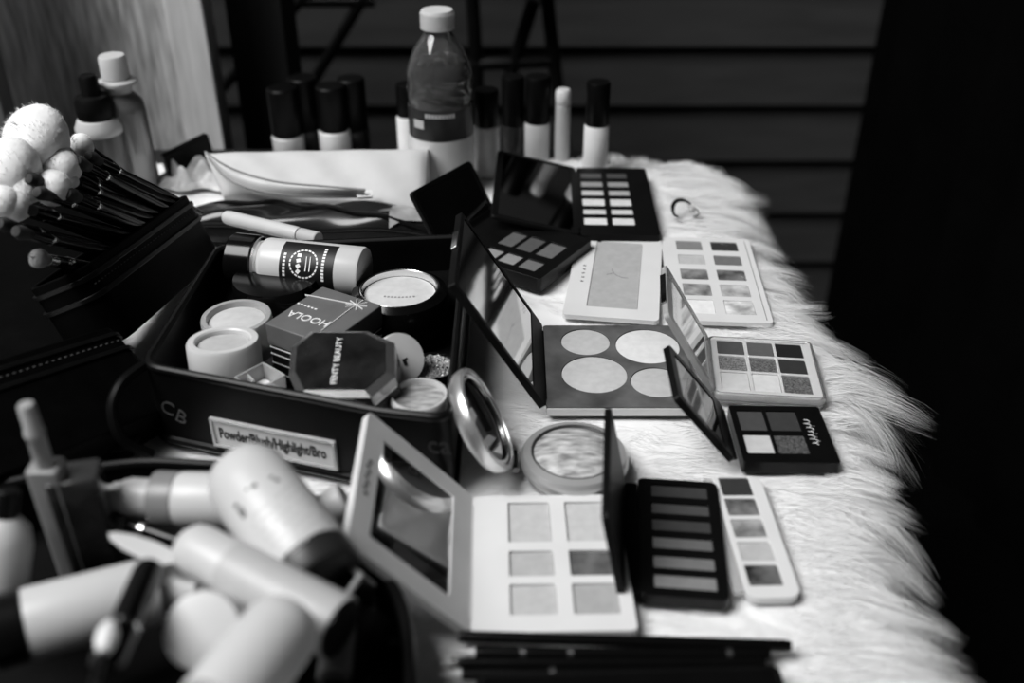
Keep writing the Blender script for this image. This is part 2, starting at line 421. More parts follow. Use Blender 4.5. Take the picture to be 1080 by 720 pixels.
class Palette:
    def __init__(s, name, label, cat, quad, h, body, pans, r=.004, pr=.001, group=None, floor=.0025, base_m2=None, deep=.0008, nofit=None):
        s.quad, s.h = quad, h
        s.M, s.w, s.d = fit(quad, h); s.t = thing(name, label, cat, s.M, group); w, d = s.w, s.d
        inv = s.M.inverted()
        s.loc = lambda u, v, z=h: inv @ P(u, v, z)
        bl, br, fr, fl = [Vector(q) for q in quad]
        vt, vb = (bl + br) / 2, (fl + fr) / 2; hl, hr = (bl + fl) / 2, (br + fr) / 2
        def Y(v): k = (v - vt.y) / (vb.y - vt.y); return s.loc(vt.x + (vb.x - vt.x) * k, v).y
        def X(u): k = (u - hl.x) / (hr.x - hl.x); return s.loc(u, hl.y + (hr.y - hl.y) * k).x
        s.X, s.Y = X, Y
        holes, cells = [], []
        for p in pans:
            if p[0] == 'c':
                c = s.loc(p[1], p[2]); rr = p[3] / ppm(P(p[1], p[2], h)); holes.append(circ(c.x, c.y, rr)); cells.append((p[4], 'c', c.x, c.y, rr))
            else:
                x0, x1, y1, y0 = X(p[0]), X(p[1]), Y(p[2]), Y(p[3])
                x0 = max(x0, -w / 2 + .0015); x1 = min(x1, w / 2 - .0015); y0 = max(y0, -d / 2 + .0015); y1 = min(y1, d / 2 - .0015)
                holes.append(rrect(x0, x1, y0, y1, pr, 3)); cells.append((p[4], 'r', x0, x1, y0, y1))
        out = rrect(-w / 2, w / 2, -d / 2, d / 2, r, 6)
        mb = MB().prism(out, 0, h - floor, top=not holes).prism(out, h - floor, h, holes, bottom=False) if holes else MB().prism(out, 0, h)
        if holes: mb.prism(rrect(-w / 2 + .0005, w / 2 - .0005, -d / 2 + .0005, d / 2 - .0005, r, 6), h - floor - .0004, h - floor, bottom=False)
        s.base = mb.build('base', body, s.t, bevel=.0006)
        for m, k, *g in cells:
            if k == 'c': b = MB().lathe([(0, h - floor), (g[2] - .0002, h - floor), (g[2] - .0002, h - deep - .0003), (g[2] - .0012, h - deep), (0, h - deep + .0003)], 48, T(g[0], g[1], 0))
            else: b = MB().prism(rrect(g[0] + .0002, g[1] - .0002, g[2] + .0002, g[3] - .0002, pr, 3), h - floor, h - deep)
            b.build('pan', m, s.t, bevel=.0003)
        s.cells = cells
    def lid(s, pxb, pxf, th, m, mirror=None, mm=None, inset=(.006, .006, .006, .006), Lr=(.8, 1.2), zh=None, r=.004, gap=.0, a_rng=(70, 178), label=None):
        """lid hinged on the left edge; its angle and length are fitted to where its two outer corners are seen"""
        zh = s.h if zh is None else zh; w, d = s.w, s.d; best = None
        for a in np.arange(a_rng[0], a_rng[1], .5):
            for L in np.linspace(w * Lr[0], w * Lr[1], 17):
                e = 0
                for px, yy in ((pxb, d / 2), (pxf, -d / 2)):
                    c = s.M @ Vector((-w / 2 - gap + L * math.cos(math.radians(a)), yy, zh + L * math.sin(math.radians(a))))
                    q = proj(c); e += (q[0] - px[0]) ** 2 + (q[1] - px[1]) ** 2
                if best is None or e < best[0]: best = (e, a, L)
        e, a, L = best; print('LID %s err %.1f angle %.1f L/w %.2f w %.3f d %.3f' % (s.t.name, math.sqrt(e / 2), a, L / w, w, d))
        s.L = L
        M = T(-w / 2 - gap, 0, zh) @ R(-a, 'Y')
        out = rrect(.0005, L, -d / 2, d / 2, r, 6); rec = .0012
        hole = rrect(inset[0], L - inset[1], -d / 2 + inset[2], d / 2 - inset[3], .0015, 3)
        if mirror is False: lo = MB().prism(out, 0, th).build('lid', m, s.t, M, bevel=.0006)
        else:
            lo = MB().prism(out, 0, rec, [hole]).prism(out, rec, th).build('lid', m, s.t, M, bevel=.0005)
            MB().prism(rrect(inset[0] + .0002, L - inset[1] - .0002, -d / 2 + inset[2] + .0002, d / 2 - inset[3] - .0002, .0015, 3), .0006, rec).build('mirror', mm, lo)
        if label: lo['label'] = label
        s.lid_o = lo; s.LM = M
        MB().lathe([(0, -d * .42), (.0016, -d * .42), (.0016, d * .42), (0, d * .42)], 12, T(-w / 2 - gap - .0006, 0, zh - .001) @ R(90, 'X')).build('hinge', m, s.t)
        return lo
def grid(cols, rows, ms):
    o = []; k = 0
    for v0, v1 in rows:
        for u0, u1 in cols: o.append((u0, u1, v0, v1, ms[k])); k += 1
    return o
pm = pan_mat
# --- white six pan palette in front
p = Palette('eyeshadow_palette', 'white square palette of six pans in front, its mirrored lid open', 'makeup palette', [(507, 524), (650, 520), (673, 666), (487, 666)], .007, white_pl,
    grid([(537, 584), (601, 647)], [(529, 571), (580, 607), (615, 648)], [pm(172), pm(176), pm(160), pm(44, 'worn'), pm(168), pm(152)]), r=.003, floor=.003, deep=.0016)
l = p.lid((402, 437), (354, 566), .005, lid_pl, True, mirror_m, (.016, .013, .014, .014), r=.003, label='white lid with a square mirror')
for k in range(7):                                   # rows of tiny print on the lid frame
    MB().box(-.0011, .0011, -.0012, .0012, -.0002, .0001, T(p.L - .0065 + .001 * (k % 2), -.012 + k * .0042, 0)).build('print', ink_m, l)
# --- black six pan strip palette
p = Palette('eyeshadow_palette', 'long black palette of six wide pans, narrow lid standing open', 'makeup palette', [(667, 503), (750, 508), (777, 634), (681, 627)], .008, black_pl,
    grid([(688, 752)], [(511, 524), (530, 542), (547, 560), (566, 579), (586, 600), (606, 621)], [pm(50), pm(62), pm(52), pm(88), pm(102), pm(116)]), floor=.003, deep=.0012)
l = p.lid((642, 435), (643, 521), .004, black_mt, False, None, Lr=(.5, 1.2), a_rng=(60, 130), gap=.0075, zh=.005)
MB().prism(rrect(-p.w / 2 - .0075, -p.w / 2 - .0002, -p.d / 2 + .002, p.d / 2 - .002, .001), 0, .005).build('hinge_strip', black_mt, p.t)
# --- slim white five pan palette
p = Palette('eyeshadow_palette', 'slim white five-pan palette with rounded corners beside the long black palette', 'makeup palette', [(757, 502), (803, 501), (845, 630), (781, 630)], .005, white_pl,
    grid([(776, 810)], [(502, 522), (525, 543), (547, 566), (571, 591), (595, 617)], [pm(46), pm(70, 'worn'), pm(116, 'worn'), pm(166), pm(56, 'worn')]), r=.007, floor=.002, deep=.0008)
MB().prism(rrect(-p.w / 2 - .006, -p.w / 2 - .0002, -p.d / 2 + .005, p.d / 2 - .001, .002), 0, .004).build('clear_edge', cloudy_m, p.t, bevel=.0006)
# --- clear nine pan palette
p = Palette('eyeshadow_palette', 'clear plastic palette of nine pans with its clear lid open', 'makeup palette', [(748, 357), (852, 362), (871, 422), (755, 414)], .008, frost_m,
    grid([(759, 788), (792, 820), (823, 852)], [(360, 375), (377, 392), (394, 413)], [pm(70), pm(80), pm(26), pm(108, 'glitter'), pm(84, 'glitter'), pm(44), pm(182), pm(190), pm(84, 'glitter')]), floor=.003, deep=.0008)
l = p.lid((702, 281), (705, 329), .004, cloudy_m, True, mirror_m, (.008, .008, .007, .007))
MB().prism(rrect(-p.w / 2 - .0016, p.w / 2 + .0016, -p.d / 2 - .0016, p.d / 2 + .0016, .005), .001, p.h + .0014, [rrect(-p.w / 2 + .0004, p.w / 2 - .0004, -p.d / 2 + .0004, p.d / 2 - .0004, .004)]).build('clear_rim', clear_m, p.t, bevel=.0005)
MB().prism(rrect(-p.w / 2 - .0018, p.w / 2 + .0018, -p.d / 2 - .0018, p.d / 2 + .0018, .005), .0032, .0038, [rrect(-p.w / 2 - .0008, p.w / 2 + .0008, -p.d / 2 - .0008, p.d / 2 + .0008, .004)]).build('seam', inkg_m, p.t)
MB().prism(rrect(-.0002, .0012, -.02, .02, .0004), .0005, .0045).build('clasp', steel_m, l, T(p.L, 0, 0))
# --- black four pan palette
p = Palette('eyeshadow_palette', 'small black palette of four pans with white script, lid open', 'makeup palette', [(770, 428), (866, 428), (884, 489), (782, 486)], .009, black_pl,
    grid([(783, 812), (815, 848)], [(433, 454), (458, 478)], [pm(62), pm(50), pm(176), pm(64, 'glitter')]), r=.002, floor=.002, deep=.0008)
l = p.lid((710, 365), (713, 417), .0045, black_pl, True, dmirror_m, (.012, .006, .006, .006), gap=.004, Lr=(.6, 1.2))
pts = [Vector((.0022 * math.cos(k * 1.15) + .0006 * math.sin(k * .37), -.012 + k * .00075 + .001 * math.sin(k * 1.15), 0)) for k in range(36)]
MB().tube(pts, .00022, 5).build('script', white_print, p.t, T(p.X(856), 0, p.h + .0001))
for k in range(5): MB().lathe([(0, 0), (.0006, 0), (.0004, .0002), (0, .0002)], 8, T(p.X(862) - .001 * (k % 2), -.008 + k * .004, p.h)).build('dot', inkg_m, p.t)
# --- big four pan powder palette
p = Palette('highlighter_palette', 'dusty grey palette of four large round powders with a tall mirrored lid', 'makeup palette', [(580, 343), (722, 343), (733, 429), (568, 429)], .008, slate_m,
    [('c', 617.5, 360, 26, pm(172)), ('c', 683, 364.5, 34, pm(194)), ('c', 627, 394, 35, pm(176)), ('c', 693, 402.5, 28, pm(166))], r=.003, floor=.0025, deep=.0006)
l = p.lid((501, 221), (467, 300), .005, black_mt, True, mirror_m, (.016, .004, .004, .004), Lr=(.8, 1.2), r=.002)
MB().prism(rrect(-.0003, .0016, -.012, .012, .0005), .0004, .0046).build('clasp', silver_m, l, T(p.L, .008, 0))
MB().box(-p.w / 2, p.w / 2, -.0006, .0001, .001, .0068).build('pale_edge', pale_pl, p.t, T(0, -p.d / 2, 0))
QP = p
# --- small black palette behind the tall lid
p = Palette('eyeshadow_palette', 'black palette of dull pans with a small mirrored lid, behind the tall mirrored lid', 'makeup palette', [(506, 219), (601, 246), (595, 302), (482, 268)], .013, black_pl,
    grid([(527, 543), (546, 563), (567, 585)], [(246, 262), (268, 279)], [pm(80), pm(72), pm(90), pm(128), pm(126), pm(96)]), floor=.003, deep=.001)
l = p.lid((483, 166), (444, 201), .004, black_mt, True, mirror_m, (.006, .004, .004, .004), Lr=(.3, .9))
# --- black twelve pan palette, lid laid back
p = Palette('eyeshadow_palette', 'black palette of twelve pale pans lying open near the tubes', 'makeup palette', [(612, 177), (684, 177), (693, 249), (607, 247)], .010, black_mt,
    grid([(614, 638), (643, 666)], [(182, 188), (191, 197), (200, 206), (209, 217), (220, 226), (229, 237)], [pm(70), pm(60), pm(130), pm(130), pm(172), pm(150), pm(196), pm(190), pm(186), pm(186), pm(200), pm(196)]), floor=.003, deep=.001)  # pan tones dim towards the back, the fading gloss put into their colour
l = p.lid((530, 163), (517, 222), .004, black_mt, True, dmirror_m, (.006, .006, .006, .006), Lr=(.8, 1.5), zh=.010, a_rng=(130, 179))
# --- white single pan palette and white ten pan palette
p = Palette('powder_palette', 'flat white palette holding one large square beige powder', 'makeup palette', [(601, 244), (691, 250), (704, 339), (604, 332)], .004, white_pl,
    [(624, 675, 255, 325, pm(156))], r=.004, floor=.002, deep=.0008)
for k in range(5): MB().box(-.0012, .0012, -.0006, .0006, 0, .0002).build('print', ink_m, p.t, T(p.X(615) + .0003 * (k % 2), -.018 + k * .007, p.h) @ R(20 * (k % 3 - 1), 'Z'))
pts = [(-.004, .008, 0), (-.002, .001, 0), (.001, -.003, 0), (.006, -.006, 0), (.010, -.006, 0)]
cxm = (p.cells[0][2] + p.cells[0][3]) / 2
MB().tube(pts, .0005, 6).tube([(-.002, .001, 0), (-.008, -.002, 0)], .0004, 6).build('branched_line', pm(120), p.t, T(cxm, 0, p.h - .0009))  # darker branching line across the powder
p = Palette('eyeshadow_palette', 'white palette of ten small square pans near the fur edge', 'makeup palette', [(698, 249), (789, 253), (817, 340), (707, 338)], .004, white_pl,
    grid([(719, 748), (758, 788)], [(254.5, 264), (269, 279), (284, 295), (299.5, 312), (316, 331)], [pm(116), pm(46), pm(170), pm(100), pm(92, 'worn'), pm(60, 'worn'), pm(130, 'worn'), pm(142, 'worn'), pm(212), pm(170, 'worn')]), r=.004, floor=.002, deep=.0007)
MB().box(-.0003, .0003, -p.d / 2 + .004, p.d / 2 - .004, 0, .0002).build('groove', inkg_m, p.t, T(p.X(797), 0, p.h - .0001))

# --- round pressed powder compact with its open mirror lid
hc = .013
c = P(606, 477, hc); rc = 57.5 / ppm(c)
M = T(c.x, c.y, 0)
t = thing('powder_compact', 'round metallic powder compact, domed shimmer powder in it, lid open', 'makeup compact', M)
champ = mat('champagne_metal', 172, .3, .45, var=.06, scale=30)
ro = rc
MB().lathe([(0, .0005), (ro * .90, .0005), (ro * .97, .004), (ro, .0075), (ro * .985, .0105), (ro * .94, hc), (ro * .80, hc + .0012), (ro * .775, hc + .0008), (ro * .765, hc - .002), (0, hc - .002)], 72).build('base', champ, t)
swirl = mat('swirled_powder', 105, .45, .1, s2=205, scale=120, bump=.8, stretch=(.7, 2.0, 1))
MB().lathe([(ro * .76, hc - .002), (ro * .755, hc), (ro * .6, hc + .0025), (ro * .35, hc + .0042), (0, hc + .005)], 64).build('powder', swirl, t)
MB().lathe([(ro * .765, hc - .001), (ro * .80, hc + .0014), (ro * .775, hc + .0016), (ro * .75, hc + .0006)], 64).build('groove', mat('dark_groove', 50, .4), t)
hpx = P(545, 485, .008); hd = (hpx - c); hd.z = 0; hd = hd.normalized()
hv = c + hd * (ro + .003); hv.z = .009
# lid: frame with x outward from the hinge, opened 100 degrees
side = Vector((-hd.y, hd.x, 0))
best = None
for a in np.arange(60, 150, 1.0):
    u = -hd * math.cos(math.radians(a)) + Vector((0, 0, 1)) * math.sin(math.radians(a))
    q = proj(hv + u * ro); e = (q[0] - 514) ** 2 + (q[1] - 438) ** 2
    if best is None or e < best[0]: best = (e, a, u)
print('COMPACT LID', best[:2], ro)
u = best[2]; nrm = side.cross(u) if False else u.cross(side)
LMw = axes(hv + u * (ro + .002), u, side, u.cross(side))
if LMw.col[2].x < 0: LMw = axes(hv + u * (ro + .002), u, -side, u.cross(-side))
lo = MB().lathe([(0, -.010), (ro * .88, -.010), (ro * .97, -.007), (ro, -.003), (ro * .99, 0), (ro * .90, .0004), (ro * .885, -.0035), (0, -.0035)], 72).build('lid', chrome_m, t, M.inverted() @ LMw); lo['label'] = 'chrome lid with a round mirror'
MB().lathe([(0, -.0028), (ro * .87, -.0028), (ro * .88, -.0034)], 64).build('mirror', dmirror_m, lo)
MB().lathe([(ro * .80, -.0010), (ro * .84, -.0005), (ro * .88, -.0010), (ro * .88, -.003), (ro * .80, -.003)], 64).build('mirror_ring', silver_m, lo)
hm = M.inverted() @ axes(Vector((hv.x, hv.y, .007)), side, -hd, Vector((0, 0, 1)))
MB().lathe([(0, -.009), (.0022, -.009), (.0022, .009), (0, .009)], 14, R(90, 'Y')).build('hinge', steel_m, t, hm)
# ================================================================ black open organizer and what lies in it
ZR = .060
vinyl = mat('black_vinyl', 9, .35, var=.3, scale=25, bump=.1, spec=.14)
vinyl_in = mat('black_lining', 7, .6, var=.3, spec=.1)
pipe_m = mat('black_piping', 10, .35, var=.2, spec=.22)
OC = [P(148, 384, ZR), P(402, 433, ZR), P(476, 441, ZR), P(494, 247, ZR), P(229, 258, ZR)]     # FL FR BR BL
OC[3].x = min(OC[3].x, OC[2].x)
oc = sum(OC, Vector()) / 5; OM = T(oc.x, oc.y, 0)
ORG = thing('makeup_organizer', 'open black vinyl organizer box filled with powders, paper label on its front', 'organizer', OM)
loc2 = [(p.x - oc.x, p.y - oc.y) for p in OC]
def rounded(poly, r, n=5):
    o = []
    for i, p in enumerate(poly):
        p = Vector(p); a = Vector(poly[i - 1]) - p; b = Vector(poly[(i + 1) % len(poly)]) - p
        p0 = p + a.normalized() * r; p1 = p + b.normalized() * r
        for k in range(n + 1):
            t = k / n; q = p0 * (1 - t) ** 2 + p * 2 * t * (1 - t) + p1 * t * t; o.append((q.x, q.y))
    return o
def inset(poly, k):
    c = sum((Vector(p) for p in poly), Vector((0, 0))) / len(poly)
    return [tuple(Vector(p) + (c - Vector(p)).normalized() * k) for p in poly]
oo = rounded(loc2, .012); oi = rounded(inset(loc2, .006), .010)
MB().prism(oo, 0, ZR, [oi]).build('wall', vinyl, ORG, bevel=.0008)
MB().prism(rounded(inset(loc2, .005), .010), .001, .012).build('floor', vinyl_in, ORG)
rim = [Vector((x, y, ZR - .0018)) for x, y in rounded(inset(loc2, .002), .012)]
MB().tube(rim, .0030, 10, closed=True).build('piping', pipe_m, ORG)
MB().tube([Vector((x, y, .004)) for x, y in oo], .003, 8, closed=True).build('piping', pipe_m, ORG)
# front wall frame
a, b = OC[0], OC[1]; fx = (b - a).normalized(); fn = fx.cross(Vector((0, 0, 1)))
FW = axes(Vector((a.x, a.y, 0)), fx, Vector((0, 0, 1)), fn); FWl = OM.inverted() @ FW; FWi = FW.inverted()
def fw(u, v): return FWi @ PP(u, v, a, fn)
c1, c2, c3, c4 = fw(230, 443), fw(354, 467), fw(352, 490), fw(226, 464)
cm = (c1 + c2 + c3 + c4) / 4; ang = math.atan2((c2 - c1 + c3 - c4).y, (c2 - c1 + c3 - c4).x); lw = ((c2 - c1).length + (c3 - c4).length) / 2; lh = ((c4 - c1).length + (c3 - c2).length) / 2
LMx = FWl @ T(cm.x, cm.y, .0006) @ Matrix.Rotation(ang, 4, 'Z')
lab = MB().prism(rrect(-lw / 2, lw / 2, -lh / 2, lh / 2, .001, 3), 0, .0008).build('label_card', mat('grey_paper', 178, .6, var=.04), ORG, LMx); lab['label'] = 'pale paper label card'
text('lettering', 'Powder/Blush/Highlight/Bro', lh * .62, ink_m, lab, T(-.001, -.0004, .0009), fitw=lw * .90, bold=.00025)
MB().box(-lw / 2 - .002, lw / 2 + .002, lh / 2, lh / 2 + .002, -.0004, .0022).box(-lw / 2 - .002, lw / 2 + .002, -lh / 2 - .002, -lh / 2, -.0004, .0022).box(-lw / 2 - .002, -lw / 2, -lh / 2, lh / 2, -.0004, .0022).box(lw / 2, lw / 2 + .002, -lh / 2, lh / 2, -.0004, .0022).build('card_holder', cloudy_m, ORG, LMx, bevel=.0003)
g1 = fw(180, 431); g2 = fw(196, 442)
text('lettering', 'C', .015, mat('dim_print', 58, .6), ORG, FWl @ T(g1.x - .002, g1.y, .0004) @ R(-18, 'Z'))
text('lettering', 'B', .015, mat('dim_print', 58, .6), ORG, FWl @ T(g2.x - .003, g2.y + .001, .0004) @ R(-24, 'Z'))
g3 = fw(463, 470)
text('lettering', 'ca', .018, mat('faint_print', 20, .6), ORG, FWl @ T(g3.x, g3.y, .0004) @ R(8, 'Z'))
FLZ = .0121
sh = inset(loc2, .007)
MB().prism([sh[4], Vector(sh[4]).lerp(Vector(sh[0]), .30), Vector(sh[3]).lerp(Vector(sh[2]), .24), sh[3]][::1], .012, .032).build('shelf', vinyl_in, ORG)
# straps: black handle loop at the left corner
hp = [OM.inverted() @ P(u, v, z) for u, v, z in ((152, 385, .058), (128, 404, .055), (118, 430, .045), (128, 462, .028), (160, 480, .012))]
cv = []
for i in range(len(hp) - 1):
    for k in range(6):
        t = k / 6; q0, q1, q2, q3 = hp[max(i - 1, 0)], hp[i], hp[i + 1], hp[min(i + 2, len(hp) - 1)]
        cv.append(.5 * ((2 * q1) + (q2 - q0) * t + (2 * q0 - 5 * q1 + 4 * q2 - q3) * t * t + (3 * q1 - q0 - 3 * q2 + q3) * t ** 3))
cv.append(hp[-1])
MB().tube(cv, .0035, 8).build('handle_loop', vinyl, ORG)

def upright(u, v, ztop): c = P(u, v, ztop); return T(c.x, c.y, FLZ), ztop - FLZ, ppm(c)
gloss_black = mat('gloss_black', 8, .16, var=.1, spec=.35)
beige = pan_mat(178); beige2 = pan_mat(166)
white_gl = mat('white_gloss_plastic', 186, .3, var=.03)
# clear jar of loose powder
M, h, k = upright(249, 333, .051); r = 37 / k
t = thing('powder_jar', 'clear round jar of pale powder behind the white jar', 'powder jar', M)
MB().lathe([(0, 0), (r * .9, 0), (r * .96, .003), (r * .96, h * .62), (r, h * .66), (r, h * .96), (r * .97, h), (r * .84, h), (r * .80, h * .94), (r * .80, h * .5), (0, h * .5)], 56).build('jar', cloudy_m, t)
MB().lathe([(0, h * .5), (r * .79, h * .5), (r * .79, h * .9), (r * .6, h * .93), (0, h * .94)], 48).build('powder', beige, t)
MB().lathe([(r * .975, h * .28), (r * .985, h * .28), (r * .985, h * .46), (r * .975, h * .46)], 48).build('band', mat('taupe_band', 96, .4), t)
# white jar
M, h, k = upright(232, 367, .057); r = 38.5 / k
t = thing('cream_jar', 'white round jar with a recessed beige pan at the front of the organizer', 'makeup jar', M @ T(0, .002, .002) @ R(-8, 'X'))
MB().lathe([(0, 0), (r * .94, 0), (r * .97, .002), (r * .97, h * .52), (r * .955, h * .54), (r * .97, h * .56), (r, h * .60), (r, h * .95), (r * .95, h), (r * .78, h), (r * .74, h - .001), (r * .72, h - .005), (0, h - .005)], 64).build('jar', white_gl, t)
MB().lathe([(0, h - .0048), (r * .715, h - .0048), (r * .70, h - .0035), (0, h - .003)], 56).build('pan', beige2, t)
# black lid on end, behind the clear jar
M, h, k = upright(291, 291, .052); r = 46 / k
t = thing('makeup_jar', 'flat gloss black jar behind the clear jar', 'makeup jar', M)
MB().lathe([(0, 0), (r * .92, 0), (r * .95, .002), (r * .95, h * .5)], 56).build('jar', gloss_black, t)
MB().lathe([(r * .93, h * .5), (r, h * .52), (r, h * .93), (r * .97, h), (0, h)], 56).build('lid', gloss_black, t)
# black compact with a pale pan
M, h, k = upright(421, 303, .052); r = 53 / k; ri = 39.5 / k
t = thing('powder_compact', 'black round compact with a pale powder pan at the back of the organizer', 'makeup compact', M)
MB().lathe([(0, 0), (r * .8, 0), (r * .93, .006), (r, h * .55), (r, h * .75), (r * .95, h * .92), (ri * 1.08, h), (ri, h - .001), (ri * .985, h - .007), (0, h - .007)], 64).build('case', gloss_black, t)
MB().lathe([(0, h - .0068), (ri * .98, h - .0068), (ri * .96, h - .0050), (ri * .8, h - .0044), (0, h - .0040)], 56).build('pan', pan_mat(184), t)
MB().lathe([(ri * .985, h - .0052), (ri * 1.0, h - .0004), (ri * 1.03, h + .0001), (ri * 1.05, h - .0002), (ri * 1.03, h - .002)], 56).build('ring', silver_m, t)
for i in range(9): MB().box(-.0007, .0007, -.0008, .0008, 0, .0003).build('print', mat('powder_stamp', 138, .8), t, T(-.010 + i * .0026, -.006 - .0012 * math.sin(i * .39), h - .0041))
# cardboard box with ribbon print
zt = .057
q = [P(u, v, zt) for u, v in ((287, 343), (333, 300), (396, 320), (351, 365))]
bx = ((q[2] - q[1]) + (q[3] - q[0])).normalized(); bc = (q[0] + q[1] + q[2] + q[3]) / 4; by = Vector((0, 0, 1)).cross(bx)
bw = ((q[2] - q[1]).length + (q[3] - q[0]).length) / 2; bd = ((q[1] - q[0]).length + (q[2] - q[3]).length) / 2
BM_ = axes(Vector((bc.x, bc.y, FLZ)), bx, by, Vector((0, 0, 1))); bi = BM_.inverted(); bh = zt - FLZ
t = thing('powder_box', 'square grey cardboard powder box with ribbon print and lettering', 'makeup box', BM_)
card = mat('grey_card_top', 92, .35, var=.12, scale=50); card_s = mat('dark_card', 20, .5)
MB().box(-bw / 2 + .001, bw / 2 - .001, -bd / 2 + .001, bd / 2 - .001, 0, bh * .62).build('box', card_s, t, bevel=.0006)
lid = MB().box(-bw / 2, bw / 2, -bd / 2, bd / 2, bh * .64, bh).build('lid', card, t, bevel=.0007)
for z in (.12, .30, .46, .58): MB().box(-bw / 2 + .0006, bw / 2 - .0006, -bd / 2 + .0006, bd / 2 - .0006, bh * z, bh * z + .0009).build('stripe', white_print, t)
def bl(u, v): return bi @ P(u, v, zt)
def strip(a, b, wdt, nm, par, m=white_print):
    d = (b - a); M = zmat(Vector((a.x, a.y, bh)), Vector((b.x, b.y, bh)))
    return MB().box(-.0002, .0002, -wdt / 2, wdt / 2, 0, d.length).build(nm, m, par, M)
strip(bl(322, 311), bl(371, 320.5), .0013, 'ribbon', lid); strip(bl(371, 325), bl(339, 349), .0013, 'ribbon', lid)
bw0 = bl(376, 322)
for i in range(5):
    an = i * PI / 5 + .3; dv = Vector((math.cos(an), math.sin(an), 0)) * .0078
    strip(bw0 - dv, bw0 + dv, .0018, 'bow', lid)
ta, tb_ = bl(343, 341), bl(309, 331); d = tb_ - ta
text('lettering', 'HOOLA', .0105, white_print, lid, T((ta.x + tb_.x) / 2, (ta.y + tb_.y) / 2, bh + .0002) @ Matrix.Rotation(math.atan2(d.y, d.x), 4, 'Z'), sx=.92)
ta, tb_ = bl(333, 326), bl(315, 320); d = tb_ - ta
for i in range(6): MB().box(-.0009, .0009, -.0007, .0007, 0, .0003).build('print', white_print, lid, T(ta.x + d.x * i / 5, ta.y + d.y * i / 5, bh) @ Matrix.Rotation(math.atan2(d.y, d.x), 4, 'Z'))
# octagonal compact, tipped towards the front
oz = .065
cc = P(358, 379, oz); kk = ppm(cc); tilt = 12
nz = (R(-8, 'Y') @ R(tilt, 'X')).to_3x3() @ Vector((0, 0, 1))
oct_px = [(313, 365), (331, 350), (383, 350), (407, 361), (407, 392), (385, 411), (321, 411), (311, 391)]
w3 = [PP(u, v, cc, nz) for u, v in oct_px]
xx = (w3[5] - w3[6]).normalized(); xx = (xx - nz * xx.dot(nz)).normalized(); yy = nz.cross(xx)
XM = axes(cc, xx, yy, nz); xi = XM.inverted(); ol = [(xi @ p) for p in w3]; top = [(p.x, p.y) for p in ol][::-1]
t = thing('octagonal_compact', 'dark octagonal compact with pale slanted edges and vertical white lettering', 'makeup compact', XM)
oct_m = mat('dark_gloss_lid', 7, .12, s2=34, scale=45, spec=.45)  # paler blotches in the colour imitate reflections on the gloss
bev_m = mat('pale_bevel', 150, .2, .4, var=.05)
mid = [(x * 1.17, y * 1.15) for x, y in top]; n = 8
lidt = MB().prism([(x * .985, y * .985) for x, y in top], -.0012, 0).build('lid', oct_m, t, bevel=.0004)
def ring(p0, z0, p1, z1):
    mb = MB(); vs = [(x, y, z0) for x, y in p0] + [(x, y, z1) for x, y in p1]
    return mb._add(vs, [(i, (i + 1) % 8, 8 + (i + 1) % 8, 8 + i) for i in range(8)], ID)
mb = ring(top, -.0002, mid, -.003); 
mb._add([(x, y, -.0002) for x, y in top] + [(x * .98, y * .98, -.0010) for x, y in top], [(i, (i + 1) % 8, 8 + (i + 1) % 8, 8 + i) for i in range(8)], ID)
mb._add([(x, y, -.003) for x, y in mid] + [(x, y, -.010) for x, y in mid], [(i, (i + 1) % 8, 8 + (i + 1) % 8, 8 + i) for i in range(8)], ID)
mb.build('bevel', mat('silver_bevel', 160, .22, .9, var=.06), t, smooth=False)
MB().prism([(x * .985, y * .985) for x, y in mid], -.0118, -.0100).build('seam', silver_m, t)
MB().prism(mid, -.020, -.0118).build('case', oct_m, t, bevel=.0008)
ta, tb_ = xi @ PP(352, 405, cc, nz), xi @ PP(359, 356, cc, nz); d = tb_ - ta
text('lettering', 'FENTY BEAUTY', .0056, white_print, lidt, T((ta.x + tb_.x) / 2, (ta.y + tb_.y) / 2, .0002) @ Matrix.Rotation(math.atan2(d.y, d.x), 4, 'Z'), fitw=d.length)
# clear acrylic case under the compact
M = T(cc.x + .012, cc.y - .001, FLZ); 
t = thing('acrylic_case', 'clear acrylic case under the octagonal compact', 'clear case', M)
MB().prism(rrect(-.024, .036, -.010, .024, .002), 0, .024, [rrect(-.022, .034, -.008, .022, .001)]).prism(rrect(-.022, .034, -.008, .022, .001), 0, .002).build('case', cloudy_m, t, bevel=.0005)
MB().prism(rrect(-.021, .033, -.007, .021, .002), .002, .016).build('powder', pan_mat(150), t)
# two small clear cubes at the front edge
def cube(u, v, ztop, s, rot, label, fill, hgt):
    c = P(u, v, ztop); M = T(c.x, c.y, ztop - hgt) @ R(rot, 'Z') 
    t = thing('sample_case', label, 'clear case', M)
    MB().prism(rrect(-s, s, -s, s, .0012, 3), 0, hgt, [rrect(-s + .0012, s - .0012, -s + .0012, s - .0012, .0008, 3)]).prism(rrect(-s + .0012, s - .0012, -s + .0012, s - .0012, .0008, 3), 0, .0015).build('case', cloudy_m, t, bevel=.0004)
    MB().prism(rrect(-s * .8, s * .8, -s * .8, s * .8, .002, 3), .0015, hgt * .7).build('powder', fill, t)
cube(243, 399, .046, .0115, 38, 'small clear square case in front of the white jar', pan_mat(140), .034)
cube(274, 396, .048, .0115, 50, 'small clear square case of white powder beside the octagonal compact', pan_mat(206), .036)
